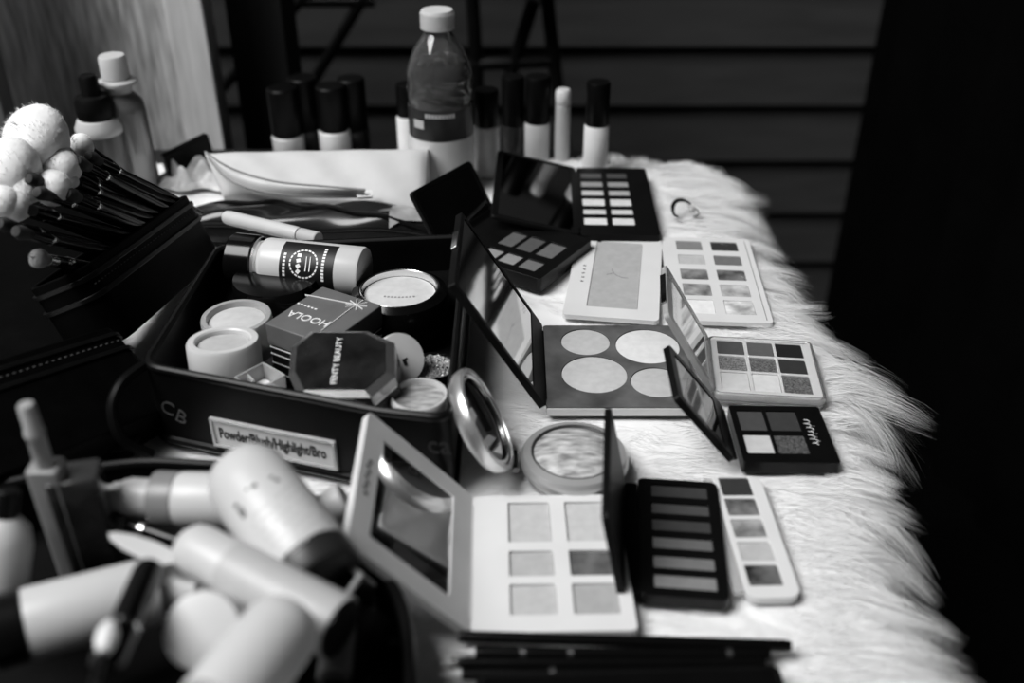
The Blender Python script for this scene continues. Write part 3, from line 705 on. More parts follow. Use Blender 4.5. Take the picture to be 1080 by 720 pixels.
# white jar lid standing on edge
c = P(419, 379, .046)
ax = Vector((.52, -.56, .60)).normalized(); M = zmat(c - ax * .006, c + ax * .006)
t = thing('jar_lid', 'white round jar lid standing on edge with a dark mark', 'jar lid', M)
r = 27 / ppm(c)
MB().lathe([(r * .80, -.002), (r * .97, -.002), (r, 0), (r, .011), (r * .96, .013), (r * .80, .0132), (0, .0132)], 56).build('lid', white_gl, t)
MB().box(-.0012, .0012, -.0022, .0022, 0, .0003).box(-.0012, .0028, .0012, .0024, 0, .0003).build('print', ink_m, t, zmat(Vector((0,0,0)), Vector((0,0,1))) if False else M.inverted() @ axes(PP(427, 382, c + ax * .0073, ax), *[M.col[i].to_3d() for i in range(3)]))
# glitter pot and small round powder
M, h, k = upright(456, 385, .036); r = 26 / k
t = thing('glitter_pot', 'dark pot of coarse glitter behind the pale-rimmed powder', 'makeup jar', M)
MB().lathe([(0, 0), (r * .95, 0), (r, .003), (r, h), (r * .93, h), (r * .9, h - .003), (0, h - .003)], 48).build('pot', gloss_black, t)
gl = mat('coarse_glitter', 14, .3, .4, s2=190, scale=700, kind='noise', bump=.9)
MB().grid(lambda a, b: (r * .9 * a * math.cos(2 * PI * b), r * .9 * a * math.sin(2 * PI * b), h - .002 + .0016 * math.sin(a * 31 + b * 40) * math.cos(b * 57)), 16, 60).build('glitter', gl, t)
M, h, k = upright(442, 415, .050); r = 31 / k
t = thing('powder_pot', 'round pot with a pale rim and swept pale powder at the organizer front', 'makeup jar', M)
MB().lathe([(0, 0), (r * .94, 0), (r * .97, .002), (r * .97, h * .7)], 56).build('pot', gloss_black, t)
MB().lathe([(r * .95, h * .7), (r, h * .72), (r, h * .96), (r * .95, h), (r * .90, h), (r * .87, h - .003), (r * .86, h * .7)], 56).build('rim', mat('pale_rim', 186, .3), t)
MB().lathe([(0, h - .003), (r * .86, h - .0035)], 56).build('powder', mat('swept_powder', 96, .6, s2=176, scale=90, stretch=(1, 3, 1)), t)
# jar lying at the back
z0 = .056
a, b = P(246, 268, z0), P(384, 282, z0); L = (b - a).length; r = 27 / ppm((a + b) / 2); a.z = b.z = .0325 + r
M = zmat(a, b, (0, 0, 1)); 
t = thing('powder_bottle', 'white cylindrical powder jar lying down, black lid and black square label', 'powder jar', M)
MB().lathe([(0, 0), (r * 1.0, 0), (r * 1.06, .0015), (r * 1.06, L * .195), (r * 1.0, L * .20)], 56).build('lid', gloss_black, t)
MB().lathe([(r * .86, L * .20), (r * .86, L * .24), (r * .97, L * .26), (r, L * .28), (r, L * .985), (r * .97, L), (0, L)], 56).build('jar', white_gl, t)
MB().lathe([(r * .98, L * .205), (r * 1.01, L * .21), (r * 1.01, L * .225), (r * .98, L * .23)], 56).build('collar', clear_m, t)
ca = PP(326, 279, (a + b) / 2 + Vector((0, -r * .75, r * .66)), Vector((0, -.75, .66)).normalized()); cl_ = M.inverted() @ ca
am = math.atan2(cl_.y, cl_.x); hh = L * .40 / 2
zc = L * .63
lb = MB().lathe([(r * 1.002, zc - hh), (r * 1.012, zc - hh), (r * 1.012, zc + hh), (r * 1.002, zc + hh)], 30, arc=(am - 1.0, am + 1.0)).build('jar_label', mat('black_label', 10, .5), t); lb['label'] = 'black square label'
lr = r * 1.013
def on_cyl(da, z, mb, sx, sz, rot=0):
    c = Vector((lr * math.cos(am + da), lr * math.sin(am + da), z)); n = Vector((math.cos(am + da), math.sin(am + da), 0)); s = Vector((-n.y, n.x, 0)); zz = Vector((0, 0, 1))
    sa = s * math.cos(rot) + zz * math.sin(rot); sb = -s * math.sin(rot) + zz * math.cos(rot)
    mb.box(-sx / 2, sx / 2, -sz / 2, sz / 2, -.0002, .0002, axes(c, sa, sb, n))
mb = MB()
for i in range(22):
    q = 2 * PI * i / 22; on_cyl(math.cos(q) * .0105 / r, zc - .002 + math.sin(q) * .0105, mb, .0012, .0022, q + PI / 2 - PI / 2)
mb.build('emblem', white_print, lb)
mb = MB()
for i in range(4): on_cyl((-.006 + i * .004) / r, zc - .006, mb, .0028, .0032, .3 * i)
for i in range(2): on_cyl(0, zc + i * .003, mb, .011, .0007)
mb.build('emblem', white_print, lb)
mb = MB()
for i in range(11): on_cyl((-.013 + i * .0024) / r, zc + hh * .62, mb, .0017, .0022)
for i in range(7): on_cyl((-.006 + i * .0026) / r, zc - hh * .82, mb, .0018, .0020)
mb.build('lettering', white_print, lb)
# ================================================================ black bag in front with its heap of bottles and tubes
BZ = .042
bag_m = mat('black_nylon', 7, .55, var=.35, scale=30, bump=.15, spec=.12)
bp = [P(u, v, BZ) for u, v in ((-160, 545), (40, 500), (150, 484), (255, 490), (330, 520), (392, 575), (432, 640), (440, 720), (430, 800), (-120, 800))]
bc = sum(bp, Vector()) / len(bp); BGM = T(bc.x, bc.y, 0)
bg = thing('makeup_bag', 'open black bag in front holding a heap of bottles and tubes', 'bag', BGM)
bl2 = rounded([(p.x - bc.x, p.y - bc.y) for p in bp], .018, 4)[::-1]
def insetn(poly, k):
    o = []; n = len(poly)
    for i in range(n):
        a, b, c = Vector(poly[i - 1]), Vector(poly[i]), Vector(poly[(i + 1) % n])
        t = (c - a).normalized(); nn = Vector((-t.y, t.x)); o.append(tuple(b + nn * k))
    return o
area2 = sum(bl2[i - 1][0] * bl2[i][1] - bl2[i][0] * bl2[i - 1][1] for i in range(len(bl2)))
sg = 1 if area2 > 0 else -1
bi2 = insetn(bl2, .004 * sg)
MB().prism(bl2, 0, BZ, [bi2]).build('wall', bag_m, bg, bevel=.001)
MB().prism(bi2, .0005, .006).build('floor', bag_m, bg)
MB().tube([(x, y, BZ) for x, y in insetn(bl2, .002 * sg)], .0032, 8, closed=True).build('rim', pipe_m, bg)
white_t = mat('white_tube_plastic', 184, .35, var=.03, scale=20)
pale_t = mat('pale_grey_plastic', 168, .35, var=.04)
grey_t = mat('grey_plastic', 118, .35, var=.05)
def lathe_thing(name, label, cat, a, b, parts, group=None, seg=48):
    """parts: (name, material, [(radius, fraction of the length)...]) on the axis from a to b"""
    a, b = Vector(a), Vector(b); L = (b - a).length
    t = thing(name, label, cat, zmat(a, b), group)
    for nm, m, pr in parts: MB().lathe([(r, f * L) for r, f in pr], seg).build(nm, m, t)
    return t, L
def solid(r, f0, f1, e=.04, r1=None):
    r1 = r if r1 is None else r1
    return [(0, f0), (r * .9, f0), (r, f0 + e * (f1 - f0)), (r1, f1 - e * (f1 - f0)), (r1 * .9, f1), (0, f1)]
def pr(px, p): return px / ppm(p)
# spray bottle lying in the back
z = .062; a, b = P(103, 522, z), P(282, 530, z); r = pr(29, a.lerp(b, .6))
t, L = lathe_thing('spray_bottle', 'white spray bottle lying on its side, stepped nozzle pointing away from the organizer label', 'spray bottle', a, b, [
    ('nozzle', pale_t, [(0, 0), (r * .34, 0), (r * .40, .02), (r * .42, .09), (r * .52, .10), (r * .55, .15), (r * .62, .155), (r * .66, .18), (r * .70, .20), (r * .70, .33), (0, .33)]),
    ('collar', grey_t, [(0, .33), (r * .80, .33), (r * .98, .345), (r, .36), (r, .48), (0, .48)]),
    ('bottle', white_t, [(0, .48), (r * .96, .481), (r * 1.0, .50), (r * 1.02, .60), (r * 1.02, .97), (r * .9, 1), (0, 1)])])
# labelled white bottle
a, b = P(249, 490, .085), P(336, 606, .068); r = pr(46, a.lerp(b, .5))
t, L = lathe_thing('lotion_bottle', 'white round-shouldered bottle with faint print lying across the spray bottle', 'bottle', a, b, [
    ('bottle', white_t, [(0, -.04), (r * .45, -.03), (r * .80, .04), (r * .95, .13), (r, .25), (r, .88), (r * .985, .90), (0, .90)]),
    ('cap', mat('dark_cap_and_shade', 34, .4), [(0, .90), (r * .97, .90), (r * .97, 1.04), (r * .92, 1.06), (0, 1.06)])])  # dark end piece paints in the shading beyond the white body
Mi = t.matrix_world.inverted()
def on_tube(t, u, v, z, rr, mb, sx, sz, rot=0, L=1):
    """a small mark on the side of a lying tube, where u, v sees it"""
    Mi = t.matrix_world.inverted(); o = Mi @ CAMP; d = (Mi.to_3x3() @ ray(u, v)).normalized()
    A = d.x * d.x + d.y * d.y; B = 2 * (o.x * d.x + o.y * d.y); C_ = o.x * o.x + o.y * o.y - rr * rr; D = B * B - 4 * A * C_
    if D < 0: return
    q = o + d * ((-B - math.sqrt(D)) / (2 * A)); n = Vector((q.x, q.y, 0)).normalized(); s = Vector((-n.y, n.x, 0)); zz = Vector((0, 0, 1))
    sa = s * math.cos(rot) + zz * math.sin(rot); sb = -s * math.sin(rot) + zz * math.cos(rot)
    mb.box(-sx / 2, sx / 2, -sz / 2, sz / 2, -.0003, .0002, axes(q, sa, sb, n))
mb = MB()
for u, v, s in ((249, 533, 1.4), (254, 538, 1.8), (257, 543, 1.6), (268, 512, 1.5), (286, 503, 1), (292, 506, 1.2), (260, 516, .8)): on_tube(t, u, v, 0, r * 1.003, mb, .0018 * s, .0014 * s)
mb.build('print', mat('worn_print', 92, .6), t)
mb = MB()
for k in range(7):
    for i in range(11):
        if (i * 7 + k * 3) % 5: on_tube(t, 262 + k * 6 + i * 5.0, 548 + k * 7 - i * 4.2, 0, r * 1.002, mb, .0016, .0007)
mb.build('print', mat('faint_grey_print', 172, .6), t)
# long white tube with a cap
a, b = P(198, 574, .080), P(358, 662, .072); r = pr(31, a.lerp(b, .5))
t, L = lathe_thing('cream_tube', 'long white tube with a white cap lying below the printed bottle', 'tube', a, b, [
    ('cap', white_t, [(0, -.03), (r * .55, -.025), (r * .84, .02), (r * .93, .08), (r * .95, .30), (0, .30)]),
    ('tube', mat('cream_plastic', 166, .4, var=.03), [(0, .30), (r * .97, .302), (r, .33), (r * 1.1, .97), (r * 1.07, 1.0), (r * .98, 1.0), (r * .96, .985), (0, .985)])])
MB().lathe([(0, L * .986), (r * 1.0, L * .986), (r * 1.0, L * 1.012), (0, L * 1.012)], 40).build('end_disc', black_pl, t)
# grey white tube below it
a, b = P(168, 612, .052), P(262, 636, .052); r = pr(27, a)
lathe_thing('cream_tube', 'short pale tube under the long white tube', 'tube', a, b, [('tube', pale_t, solid(r, 0, .55)), ('cap', mat('dark_cap_and_shade', 34, .4), solid(r * .96, .56, 1))])
# round capped jar facing up
a = P(212, 664, .080); axd = Vector((.02, -.62, .78)).normalized(); r = pr(42, a)
t, L = lathe_thing('foundation_bottle', 'bottle with a big round white cap pointing at the viewer', 'bottle', a - axd * .062, a, [
    ('bottle', mat('smoky_bottle', 74, .2, trans=.3), solid(r * .95, 0, .66)), ('cap', white_t, [(0, .68), (r, .68), (r * 1.01, .72), (r * 1.0, .95), (r * .94, .995), (r * .85, 1.0), (0, 1.0)])])
# white tube in front running down out of the frame
a, b = P(306, 652, .088), P(228, 752, .092); r = pr(43, a.lerp(b, .4))
lathe_thing('cream_tube', 'fat white tube in front running out at the bottom of the photo', 'tube', a, b, [
    ('tube', white_t, [(0, -.02), (r * .5, -.015), (r * .82, .02), (r * .95, .09), (r, .2), (r * 1.03, .97), (r, 1), (0, 1)])])
# big tube at the edge of the frame
a, b = P(-8, 668, .062), P(166, 622, .056); r = pr(38, a.lerp(b, .5))
lathe_thing('lotion_tube', 'big white tube with a black cap at the bag edge, under the black mascara', 'tube', a, b, [
    ('cap', black_pl, solid(r * 1.02, 0, .19)), ('tube', white_t, [(0, .19), (r * .97, .192), (r, .21), (r * .98, .95), (r * .9, 1), (0, 1)])])
# black mascara
a, b = P(158, 600, .092), P(108, 712, .100); r = pr(17, a.lerp(b, .5))
lathe_thing('mascara', 'black mascara tube with a pale oval tip lying over the big white tube', 'mascara', a, b, [
    ('tube', gloss_black, solid(r, 0, .98, .06)), ('band', silver_m, solid(r * 1.02, .60, .63)), ])
a, b = P(117, 655, .108), P(108, 690, .108); r = pr(11, a)
lathe_thing('sponge_applicator', 'small pale oval on a dark stem in front of the mascara', 'applicator', a, b, [('sponge', mat('pale_oval_m', 214, .8, bump=.2), [(0, 0), (r * .6, .08), (r, .35), (r, .6), (r * .6, .92), (0, 1)]), ('handle', black_pl, solid(r * .4, .96, 1.9))])  # pale oval with a short black stem
# pale bottle at the frame edge
a, b = P(-4, 640, .045), P(6, 545, .085); r = pr(30, b)
lathe_thing('lotion_bottle', 'pale blurred bottle standing at the edge of the bag behind the big tube', 'bottle', a, b, [('bottle', white_t, [(0, 0), (r, 0), (r, .7), (r * .85, .9), (r * .5, 1), (0, 1)]), ('cap', black_pl, solid(r * .4, 1.0, 1.3))])
# white spatula
a, b = P(114, 563, .080), P(186, 592, .076); L = (b - a).length; M = zmat(a, b)
t = thing('spatula', 'small white pointed spatula lying below the spray nozzle', 'spatula', M)
out = [(0, 0), (.0022, L * .08), (.0045, L * .3), (.0055, L * .6), (.0045, L * .9), (.002, L), (-.002, L), (-.0045, L * .9), (-.0055, L * .6), (-.0045, L * .3), (-.0022, L * .08)]
MB().prism(out, -.001, .001, M=R(90, 'X') @ T(0, 0, 0)).build('blade', white_t, t, R(180, 'X') if False else None, bevel=.0005)
a, b = P(122, 548, .055), P(210, 578, .050); r = pr(7, a)
lathe_thing('eyeliner_pencil', 'black glossy pencil lying under the white spatula', 'pencil', a, b, [('barrel', gloss_black, solid(r, .12, 1)), ('ferrule', silver_m, solid(r * 1.05, .30, .36)), ('tip', grey_t, [(0, 0), (r * .9, .12), (0, .121)])])
# small white pot with a dark band
a = P(330, 548, .050); b = P(362, 528, .058); r = pr(20, a)
lathe_thing('makeup_pot', 'small white pot with a dark seam between the printed bottle and the palette lid', 'makeup jar', a, b, [('pot', white_t, solid(r, 0, .45)), ('seam', ink_m, solid(r * .96, .45, .53)), ('lid', white_t, solid(r, .53, 1.1, .12))])
# square dark compact with pale edge
c = P(356, 608, .062); M = axes(c, Vector((.78, -.62, .0)).normalized(), Vector((.53, .68, .5)).normalized(), Vector((-.31, -.39, .86)).normalized())
t = thing('square_pot', 'little dark square pot with a pale rim under the palette lid', 'makeup jar', M)
MB().prism(rrect(-.012, .012, -.0075, .0075, .002), -.014, -.0005).build('pot', black_pl, t, bevel=.0006)
MB().prism(rrect(-.012, .012, -.0075, .0075, .002), -.0005, .0022, [rrect(-.0095, .0095, -.005, .005, .0012)]).build('rim', white_t, t, bevel=.0004)
# dark tubes in the corner of the bag
a, b = P(362, 640, .050), P(352, 716, .050); r = pr(17, a)
lathe_thing('lip_balm', 'grey tube with a white end standing beside the end of the long tube', 'tube', a, b, [('tube', grey_t, solid(r, .14, 1)), ('cap', white_t, [(0, -.06), (r * .5, -.04), (r * .95, .05), (r, .14), (0, .14)])])
a, b = P(392, 655, .040), P(350, 735, .040); r = pr(24, a.lerp(b, .5))
lathe_thing('black_tube', 'fat black tube in the bag corner nearest the white palette', 'tube', a, b, [('tube', gloss_black, solid(r, 0, .6)), ('cap', black_mt, solid(r * .97, .61, 1))])
a, b = P(376, 590, .030), P(412, 690, .030); r = pr(15, a.lerp(b, .5))
lathe_thing('lip_gloss', 'dark glossy lip gloss under the white palette lid', 'lip gloss', a, b, [('tube', mat('dark_gloss_glass', 30, .12, coat=.5), solid(r, 0, .55)), ('cap', gloss_black, solid(r * .95, .56, 1))])
# grey tube standing in for the lit left face of the dark square bottle
y0 = P(78, 612, .02)
zt1, zt2 = zat(y0.y, 490), zat(y0.y, 426)
B = Vector((y0.x, y0.y, .008)); r = .0078
t = thing('lip_gloss', 'tall narrow-capped grey tube standing in for the lit side of the dark bottle', 'lip gloss', T(B.x + .004, B.y, B.z))
MB().prism(rrect(-r, r, -r * .8, r * .8, .002), 0, zt1 - B.z).build('tube', mat('lit_face_grey', 128, .3, var=.06), t, bevel=.001)  # side light on the dark bottle built as a grey body
MB().lathe([(0, zt1 - B.z), (r * .56, zt1 - B.z), (r * .54, (zt1 + zt2) / 2 - B.z), (r * .62, (zt1 + zt2) / 2 - B.z + .001), (r * .60, (zt1 + zt2) / 2 - B.z + .003), (r * .52, (zt1 + zt2) / 2 - B.z + .004), (r * .50, zt2 - B.z - .001), (r * .42, zt2 - B.z), (0, zt2 - B.z)], 28).build('cap', mat('grey_cap', 150, .3), t)
y1 = P(113, 606, .02); zt = zat(y1.y, 497)
t = thing('foundation_bottle', 'dark glass rectangular bottle standing beside the tall grey tube', 'bottle', T(y1.x - .002, y1.y, .0065) @ R(14, 'Z'))
MB().prism(rrect(-.0125, .0125, -.009, .009, .003), 0, zt - .0065).build('bottle', mat('dark_smoked_glass', 16, .10, s2=60, scale=45, spec=.8, coat=.6), t, bevel=.001)
MB().prism(rrect(-.0126, .0126, -.0091, .0091, .003), .002, .0035).build('base_band', silver_m, t)

# ---------------------------------------------------------------- pencils along the front edge
pen_m = mat('black_lacquer', 7, .22, var=.1, spec=.25)
PG = None
def pencil(u0, v0, u1, v1, z, px, label, tip=None, ferr=None, name='makeup_pencil', cat='pencil'):
    a, b = P(u0, v0, z), P(u1, v1, z); r = pr(px, a.lerp(b, .5)); a.z = b.z = z
    f = [('barrel', pen_m, solid(r, .07 if tip else 0, 1, .02))]
    if tip: f.append(('tip', tip, [(0, 0), (r * .3, .012), (r * .95, .07), (0, .0701)]))
    for q in (ferr or ()): f.append(('ferrule', silver_m, solid(r * 1.04, q, q + .02)))
    return lathe_thing(name, label, cat, a, b, f)
pencil(484, 671, 834, 681, .006, 6.5, 'longest black pencil, lying against the white palette edge', None, ())
pencil(478, 688, 812, 690, .006, 6.5, 'black pencil with a pale tip lying second from the white palette', pale_t, (.21, .36, .86))
pencil(458, 699, 806, 699, .006, 6, 'black pencil with a long pale tip, third from the white palette', white_t, (.05,))
pencil(462, 711, 815, 709, .006, 6.5, 'black pencil with a white tip, fourth from the white palette', white_t, (.33,))
M, w_, d_ = fit([(505, 716), (828, 700), (834, 770), (500, 775)], .008)
t = thing('pencil_case', 'flat black case cut off by the bottom of the photo below the pencils', 'case', M)
MB().prism(rrect(-w_ / 2, w_ / 2, -d_ / 2, d_ / 2, .004), 0, .010).build('case', black_mt, t, bevel=.001)
MB().prism(rrect(-w_ / 2 + .003, w_ / 2 - .003, -d_ / 2 + .003, d_ / 2 - .003, .003), .010, .0112).build('lid', gloss_black, t, bevel=.0005)
for uu, vv in ((557, 671), (575, 703)):
    pass
# ================================================================ brush case at the left
leather = mat('black_leather', 4, .5, var=.35, scale=60, bump=.25, spec=.05)
strap_m = mat('black_strap', 9, .35, var=.3, scale=50, spec=.3)
stitch_m = mat('grey_stitching', 70, .6)
fluff_m = mat('white_bristle', 222, .85, var=.08, scale=120, bump=.3, spec=.1)
dark_br = mat('dark_bristle', 26, .8, s2=60, scale=150)
hand_m = mat('black_handle', 7, .2, var=.1, spec=.35)
def slab(M1, M2, B1, B2, name, label, thick):
    """flat pocket: mouth edge M1-M2, foot edge B1-B2"""
    cM, cB = (M1 + M2) / 2, (B1 + B2) / 2
    a = (cM - cB); L = a.length; a.normalize(); wv = (M2 - M1 + B2 - B1); wv = (wv - a * wv.dot(a)); 
    wd = ((M2 - M1).length + (B2 - B1).length) / 2; wv.normalize(); n = wv.cross(a)
    if n.z < 0: n = -n
    F_ = axes(cB, wv, a, n) if wv.cross(a).dot(n) > 0 else axes(cB, -wv, a, n)
    t = thing(name, label, 'brush case', F_)
    h = thick / 2
    out = rrect(-h, h, -wd / 2, wd / 2, h * .6, 5)
    hole = rrect(-h + .003, h - .003, -wd / 2 + .003, wd / 2 - .003, h * .5, 5)
    Z2 = axes(Vector((0, 0, 0)), Vector((0, 0, 1)), Vector((1, 0, 0)), Vector((0, 1, 0)))
    MB().prism(out, 0, L, [hole], M=Z2).prism(hole, 0, .003, M=Z2).build('pocket', leather, t, bevel=.001)
    for o_ in (.006, .019): MB().prism(rrect(-h - .0014, h + .0014, -wd / 2 - .0014, wd / 2 + .0014, h * .6, 5), L - o_ - .0035, L - o_, [rrect(-h + .0002, h - .0002, -wd / 2 + .0002, wd / 2 - .0002, h * .6, 5)], M=Z2).build('binding', strap_m, t, bevel=.0004)
    mb = MB(); k = -wd / 2 + .006
    while k < wd / 2 - .006: mb.box(k - .0008, k + .0008, L - .0135, L - .0128, h, h + .0004); k += .0045
    mb.build('stitching', stitch_m, t)
    return t, F_, L, wd
M1, M2, B1, B2 = P(168, 194, .074), P(64, 320, .068), P(204, 268, .020), P(112, 380, .020)
ca, FA, LA, WA = slab(M1, M2, B1, B2, 'brush_case', 'black leather brush case packed with fluffy white brushes', .05)
M1b, M2b, B1b, B2b = P(72, 326, .055), P(-60, 474, .055), P(150, 415, .020), P(22, 560, .020)
cb, FB, LB, WB = slab(M1b, M2b, B1b, B2b, 'brush_case', 'second black brush case, nearer the viewer and below the brushes', .035)
print('CASE', LA, WA, [proj(FA @ Vector((0, LA, 0)))], LB, WB)
def brush_mesh(kind, L, hr):
    return None
def fluff(t, r, L0, Lh, m, shape=1.0):
    """bristle head: a soft egg with fine hair tips, one mesh"""
    mb = MB(); rr = random.Random(int(r * 1e6) + int(L0 * 1e5))
    prof = [(r * .30, L0), (r * .55, L0 + Lh * .12), (r * .86, L0 + Lh * .35), (r, L0 + Lh * .58), (r * .93, L0 + Lh * .76), (r * .70, L0 + Lh * .9), (r * .38, L0 + Lh * .98), (0, L0 + Lh)]
    mb.lathe(prof, 24)
    for k in range(420):
        a = rr.uniform(0, 2 * PI); q = rr.uniform(.25, 1) ; i = q * (len(prof) - 1.001); j = int(i); f_ = i - j
        p = Vector((prof[j][0] * (1 - f_) + prof[j + 1][0] * f_, 0, prof[j][1] * (1 - f_) + prof[j + 1][1] * f_))
        c = Vector((p.x * math.cos(a), p.x * math.sin(a), p.z)); d = Vector((math.cos(a) * p.x / r, math.sin(a) * p.x / r, .5 + q)).normalized()
        s = Vector((-math.sin(a), math.cos(a), 0)) * .00022; e = c + d * r * rr.uniform(.06, .16)
        mb._add([c - s, c + s, e], [(0, 1, 2)], ID)
    return mb.build('bristles', m, t)
def brush(x, z, out, tilt_x, tilt_z, hr, Lh, m, label, kind='white', group=None, hand=.0042, F_=FA, L_=LA):
    """stands in the pocket at x along the mouth, z across; its ferrule comes `out` beyond the mouth"""
    foot = F_ @ Vector((x * .9, .02, z * .8)); mouth = F_ @ Vector((x, L_, z))
    d = ((mouth - foot).normalized() + F_.to_3x3() @ Vector((tilt_x, 0, tilt_z))).normalized()
    foot = mouth - d * min((mouth - foot).length, .045)
    Lf = (mouth - foot).length + out
    t = thing('makeup_brush', label, 'makeup brush', zmat(foot, foot + d), group)
    MB().lathe([(0, 0), (hand * .5, .001), (hand * .8, .02), (hand, .06), (hand * .85, Lf - .026), (hand * .9, Lf - .022), (0, Lf - .022)], 18).build('handle', hand_m, t)
    fr = max(hr * .34, hand * .95)
    MB().lathe([(hand * .92, Lf - .022), (hand * 1.0, Lf - .021), (hand * 1.0, Lf - .016), (hand * .94, Lf - .015), (fr, Lf), (0, Lf)], 18).build('ferrule', gloss_black if kind != 'silver' else silver_m, t)
    MB().lathe([(hand * 1.01, Lf - .0195), (hand * 1.06, Lf - .019), (hand * 1.06, Lf - .0178), (hand * 1.01, Lf - .0173)], 18).build('ring', silver_m, t)
    if kind == 'black': 
        MB().lathe([(fr, Lf), (hr * .9, Lf + Lh * .4), (hr, Lf + Lh * .6), (hr * .7, Lf + Lh * .9), (0, Lf + Lh)], 20).build('bristles', m, t)
    else: fluff(t, hr, Lf, Lh, m)
    return t, proj(foot + d * (Lf + Lh * .5))
def aim(u, v, x, z, hr, Lh, m, label, **kw):
    """brush whose head centre is seen at u, v: solve out and tilt along the mouth"""
    best = None
    mouth = FA @ Vector((x, LA, z)); foot = FA @ Vector((x * .9, .02, z * .8)); d0 = (mouth - foot).normalized()
    for tx in np.linspace(-1.6, 1.6, 97):
        d = (d0 + FA.to_3x3() @ Vector((float(tx), 0, 0))).normalized()
        for o in np.linspace(.005, .12, 47):
            q = proj(mouth + d * (float(o) + Lh * .5)); e = (q[0] - u) ** 2 + (q[1] - v) ** 2 + 15 * tx * tx
            if best is None or e < best[0]: best = (e, float(tx), float(o))
    e, tx, o = best
    brush(x, z, o, tx, random.uniform(-.12, .12), hr, Lh, m, label, **kw)
W2 = WA / 2 * (1 if (FA @ Vector((WA / 2, LA, 0)) - M1).length < (FA @ Vector((-WA / 2, LA, 0)) - M1).length else -1)
# +W2 is the far end (M1)
spec = [
 (47, 146, .55, .010, .0235, .040, 'largest fluffy white brush head, topmost of the bunch'),
 (21, 175, .30, .008, .0200, .036, 'fluffy white brush just below the largest head at the frame edge'),
 (65, 179, .45, .014, .0125, .026, 'white brush head below the largest one, beside its handle'),
 (36, 195, .12, .012, .0120, .026, 'round white brush head in the middle of the bunch'),
 (55, 205, .22, .016, .0125, .026, 'white brush head between the middle one and the black handles'),
 (7, 214, -.20, .010, .0110, .024, 'white brush cut by the frame beside the lowest white head'),
 (24, 219, -.10, .015, .0105, .022, 'lowest small white brush head of the bunch'),
 (87, 155, .80, .010, .0085, .018, 'small white brush head nearest the black-topped spray bottle'),
 (79, 171, .66, .016, .0065, .014, 'little white brush with a pointed ferrule beside the silver dot'),
 (73, 194, .40, .018, .0060, .013, 'tiny white brush head among the black ferrules'),
]
for u, v, xf, z, hr, Lh, lab_ in spec: aim(u, v, W2 * xf, z, hr, Lh, fluff_m, lab_, group='white brushes in the case')
bl_spec = [(58, 152, .70, .019, 'black brush with a thin pointed tip in front of the largest white head'), (40, 196, .25, .020, 'black brush crossing the white heads at mid height'), (45, 208, .05, .020, 'slim dark brush pointing over the lowest white heads'),
           (80, 176, .55, .020, 'dark brush with a pale ferrule ring behind the tiny white head'), (30, 224, -.15, .018, 'short dark brush below the lowest white heads'), (10, 236, -.45, .016, 'dark brush with a bright ferrule at the frame edge'),
           (22, 250, -.55, .018, 'dark brush beside the mouth of the black case'), (66, 222, .10, .020, 'dark brush lying close to the stitched binding'), (96, 168, .85, .016, 'dark brush at the far end of the case')]
for u, v, xf, z, lab_ in bl_spec: aim(u, v, W2 * xf, z, .0048, .014, dark_br, lab_, kind='black', group='dark brushes in the case', hand=.0036)
aim(42, 284, -W2 * .78, .012, .0064, .013, mat('grey_bristle', 80, .85, s2=170, scale=40), 'dark-handled brush with a pale rounded tip near the binding', kind='silver', group='white brushes in the case')

# black flap of the case lying flat under the brushes
fp = [P(u, v, .012) for u, v in ((-220, 150), (120, 168), (125, 225), (100, 330), (138, 400), (146, 470), (-260, 480))]
fc = sum(fp, Vector()) / len(fp)
t = thing('case_flap', 'wide black case flap lying under the makeup brushes at the frame edge', 'brush case', T(fc.x, fc.y, 0))
fo = rounded([(p.x - fc.x, p.y - fc.y) for p in fp], .02)[::-1]
MB().prism(fo, 0, .010).build('flap', leather, t, bevel=.002)
MB().tube([(x, y, .010) for x, y in fo], .0028, 8, closed=True).build('binding', strap_m, t)
# ================================================================ spray bottles in front of the wooden board
def stand(name, label, cat, u, v, z0, parts, vtop, px, group=None, seg=40, tiltm=ID):
    """upright bottle on the table: base centre at u, v; parts use radius and height fractions"""
    c = P(u, v, z0); H = zat(c.y, vtop) - z0; r = px / 2 / ppm(Vector((c.x, c.y, z0 + H * .3)))
    t = thing(name, label, cat, T(c.x, c.y, z0) @ tiltm, group)
    for nm, m, pf in parts: MB().lathe([(q * r, f * H) for q, f in pf], seg).build(nm, m, t)
    return t, r, H
alu = mat('brushed_grey_metal', 120, .30, .55, var=.08, scale=30, stretch=(1, 1, .1))
alu2 = mat('dull_grey_metal', 92, .35, .5, var=.08, scale=30)
stand('spray_bottle', 'grey metal spray bottle with a white pump cap', 'spray bottle', 147, 197, 0, [
    ('bottle', alu, [(0, 0), (.95, 0), (1, .02), (1, .60), (.93, .67), (.62, .73), (.60, .74), (0, .74)]),
    ('collar', pale_t, [(0, .74), (.62, .74), (.62, .80), (.88, .80), (.88, .82), (.60, .835), (0, .835)]),
    ('cap', white_gl, [(.56, .835), (.62, .84), (.60, .985), (.54, 1), (0, 1)])], 58, 45)
stand('spray_bottle', 'dark grey spray bottle with a black nozzle beside the white-capped one', 'spray bottle', 121, 207, 0, [
    ('bottle', alu2, [(0, 0), (.95, 0), (1, .02), (1, .55), (.98, .60), (0, .60)]),
    ('shoulder', white_gl, [(1.0, .545), (1.02, .55), (1.02, .60), (.85, .66), (.6, .68), (0, .68)]),
    ('nozzle', black_mt, [(0, .665), (.74, .665), (.80, .68), (.80, .80), (.70, .84), (.42, .85), (.40, .98), (.34, 1), (0, 1)])], 79, 46)
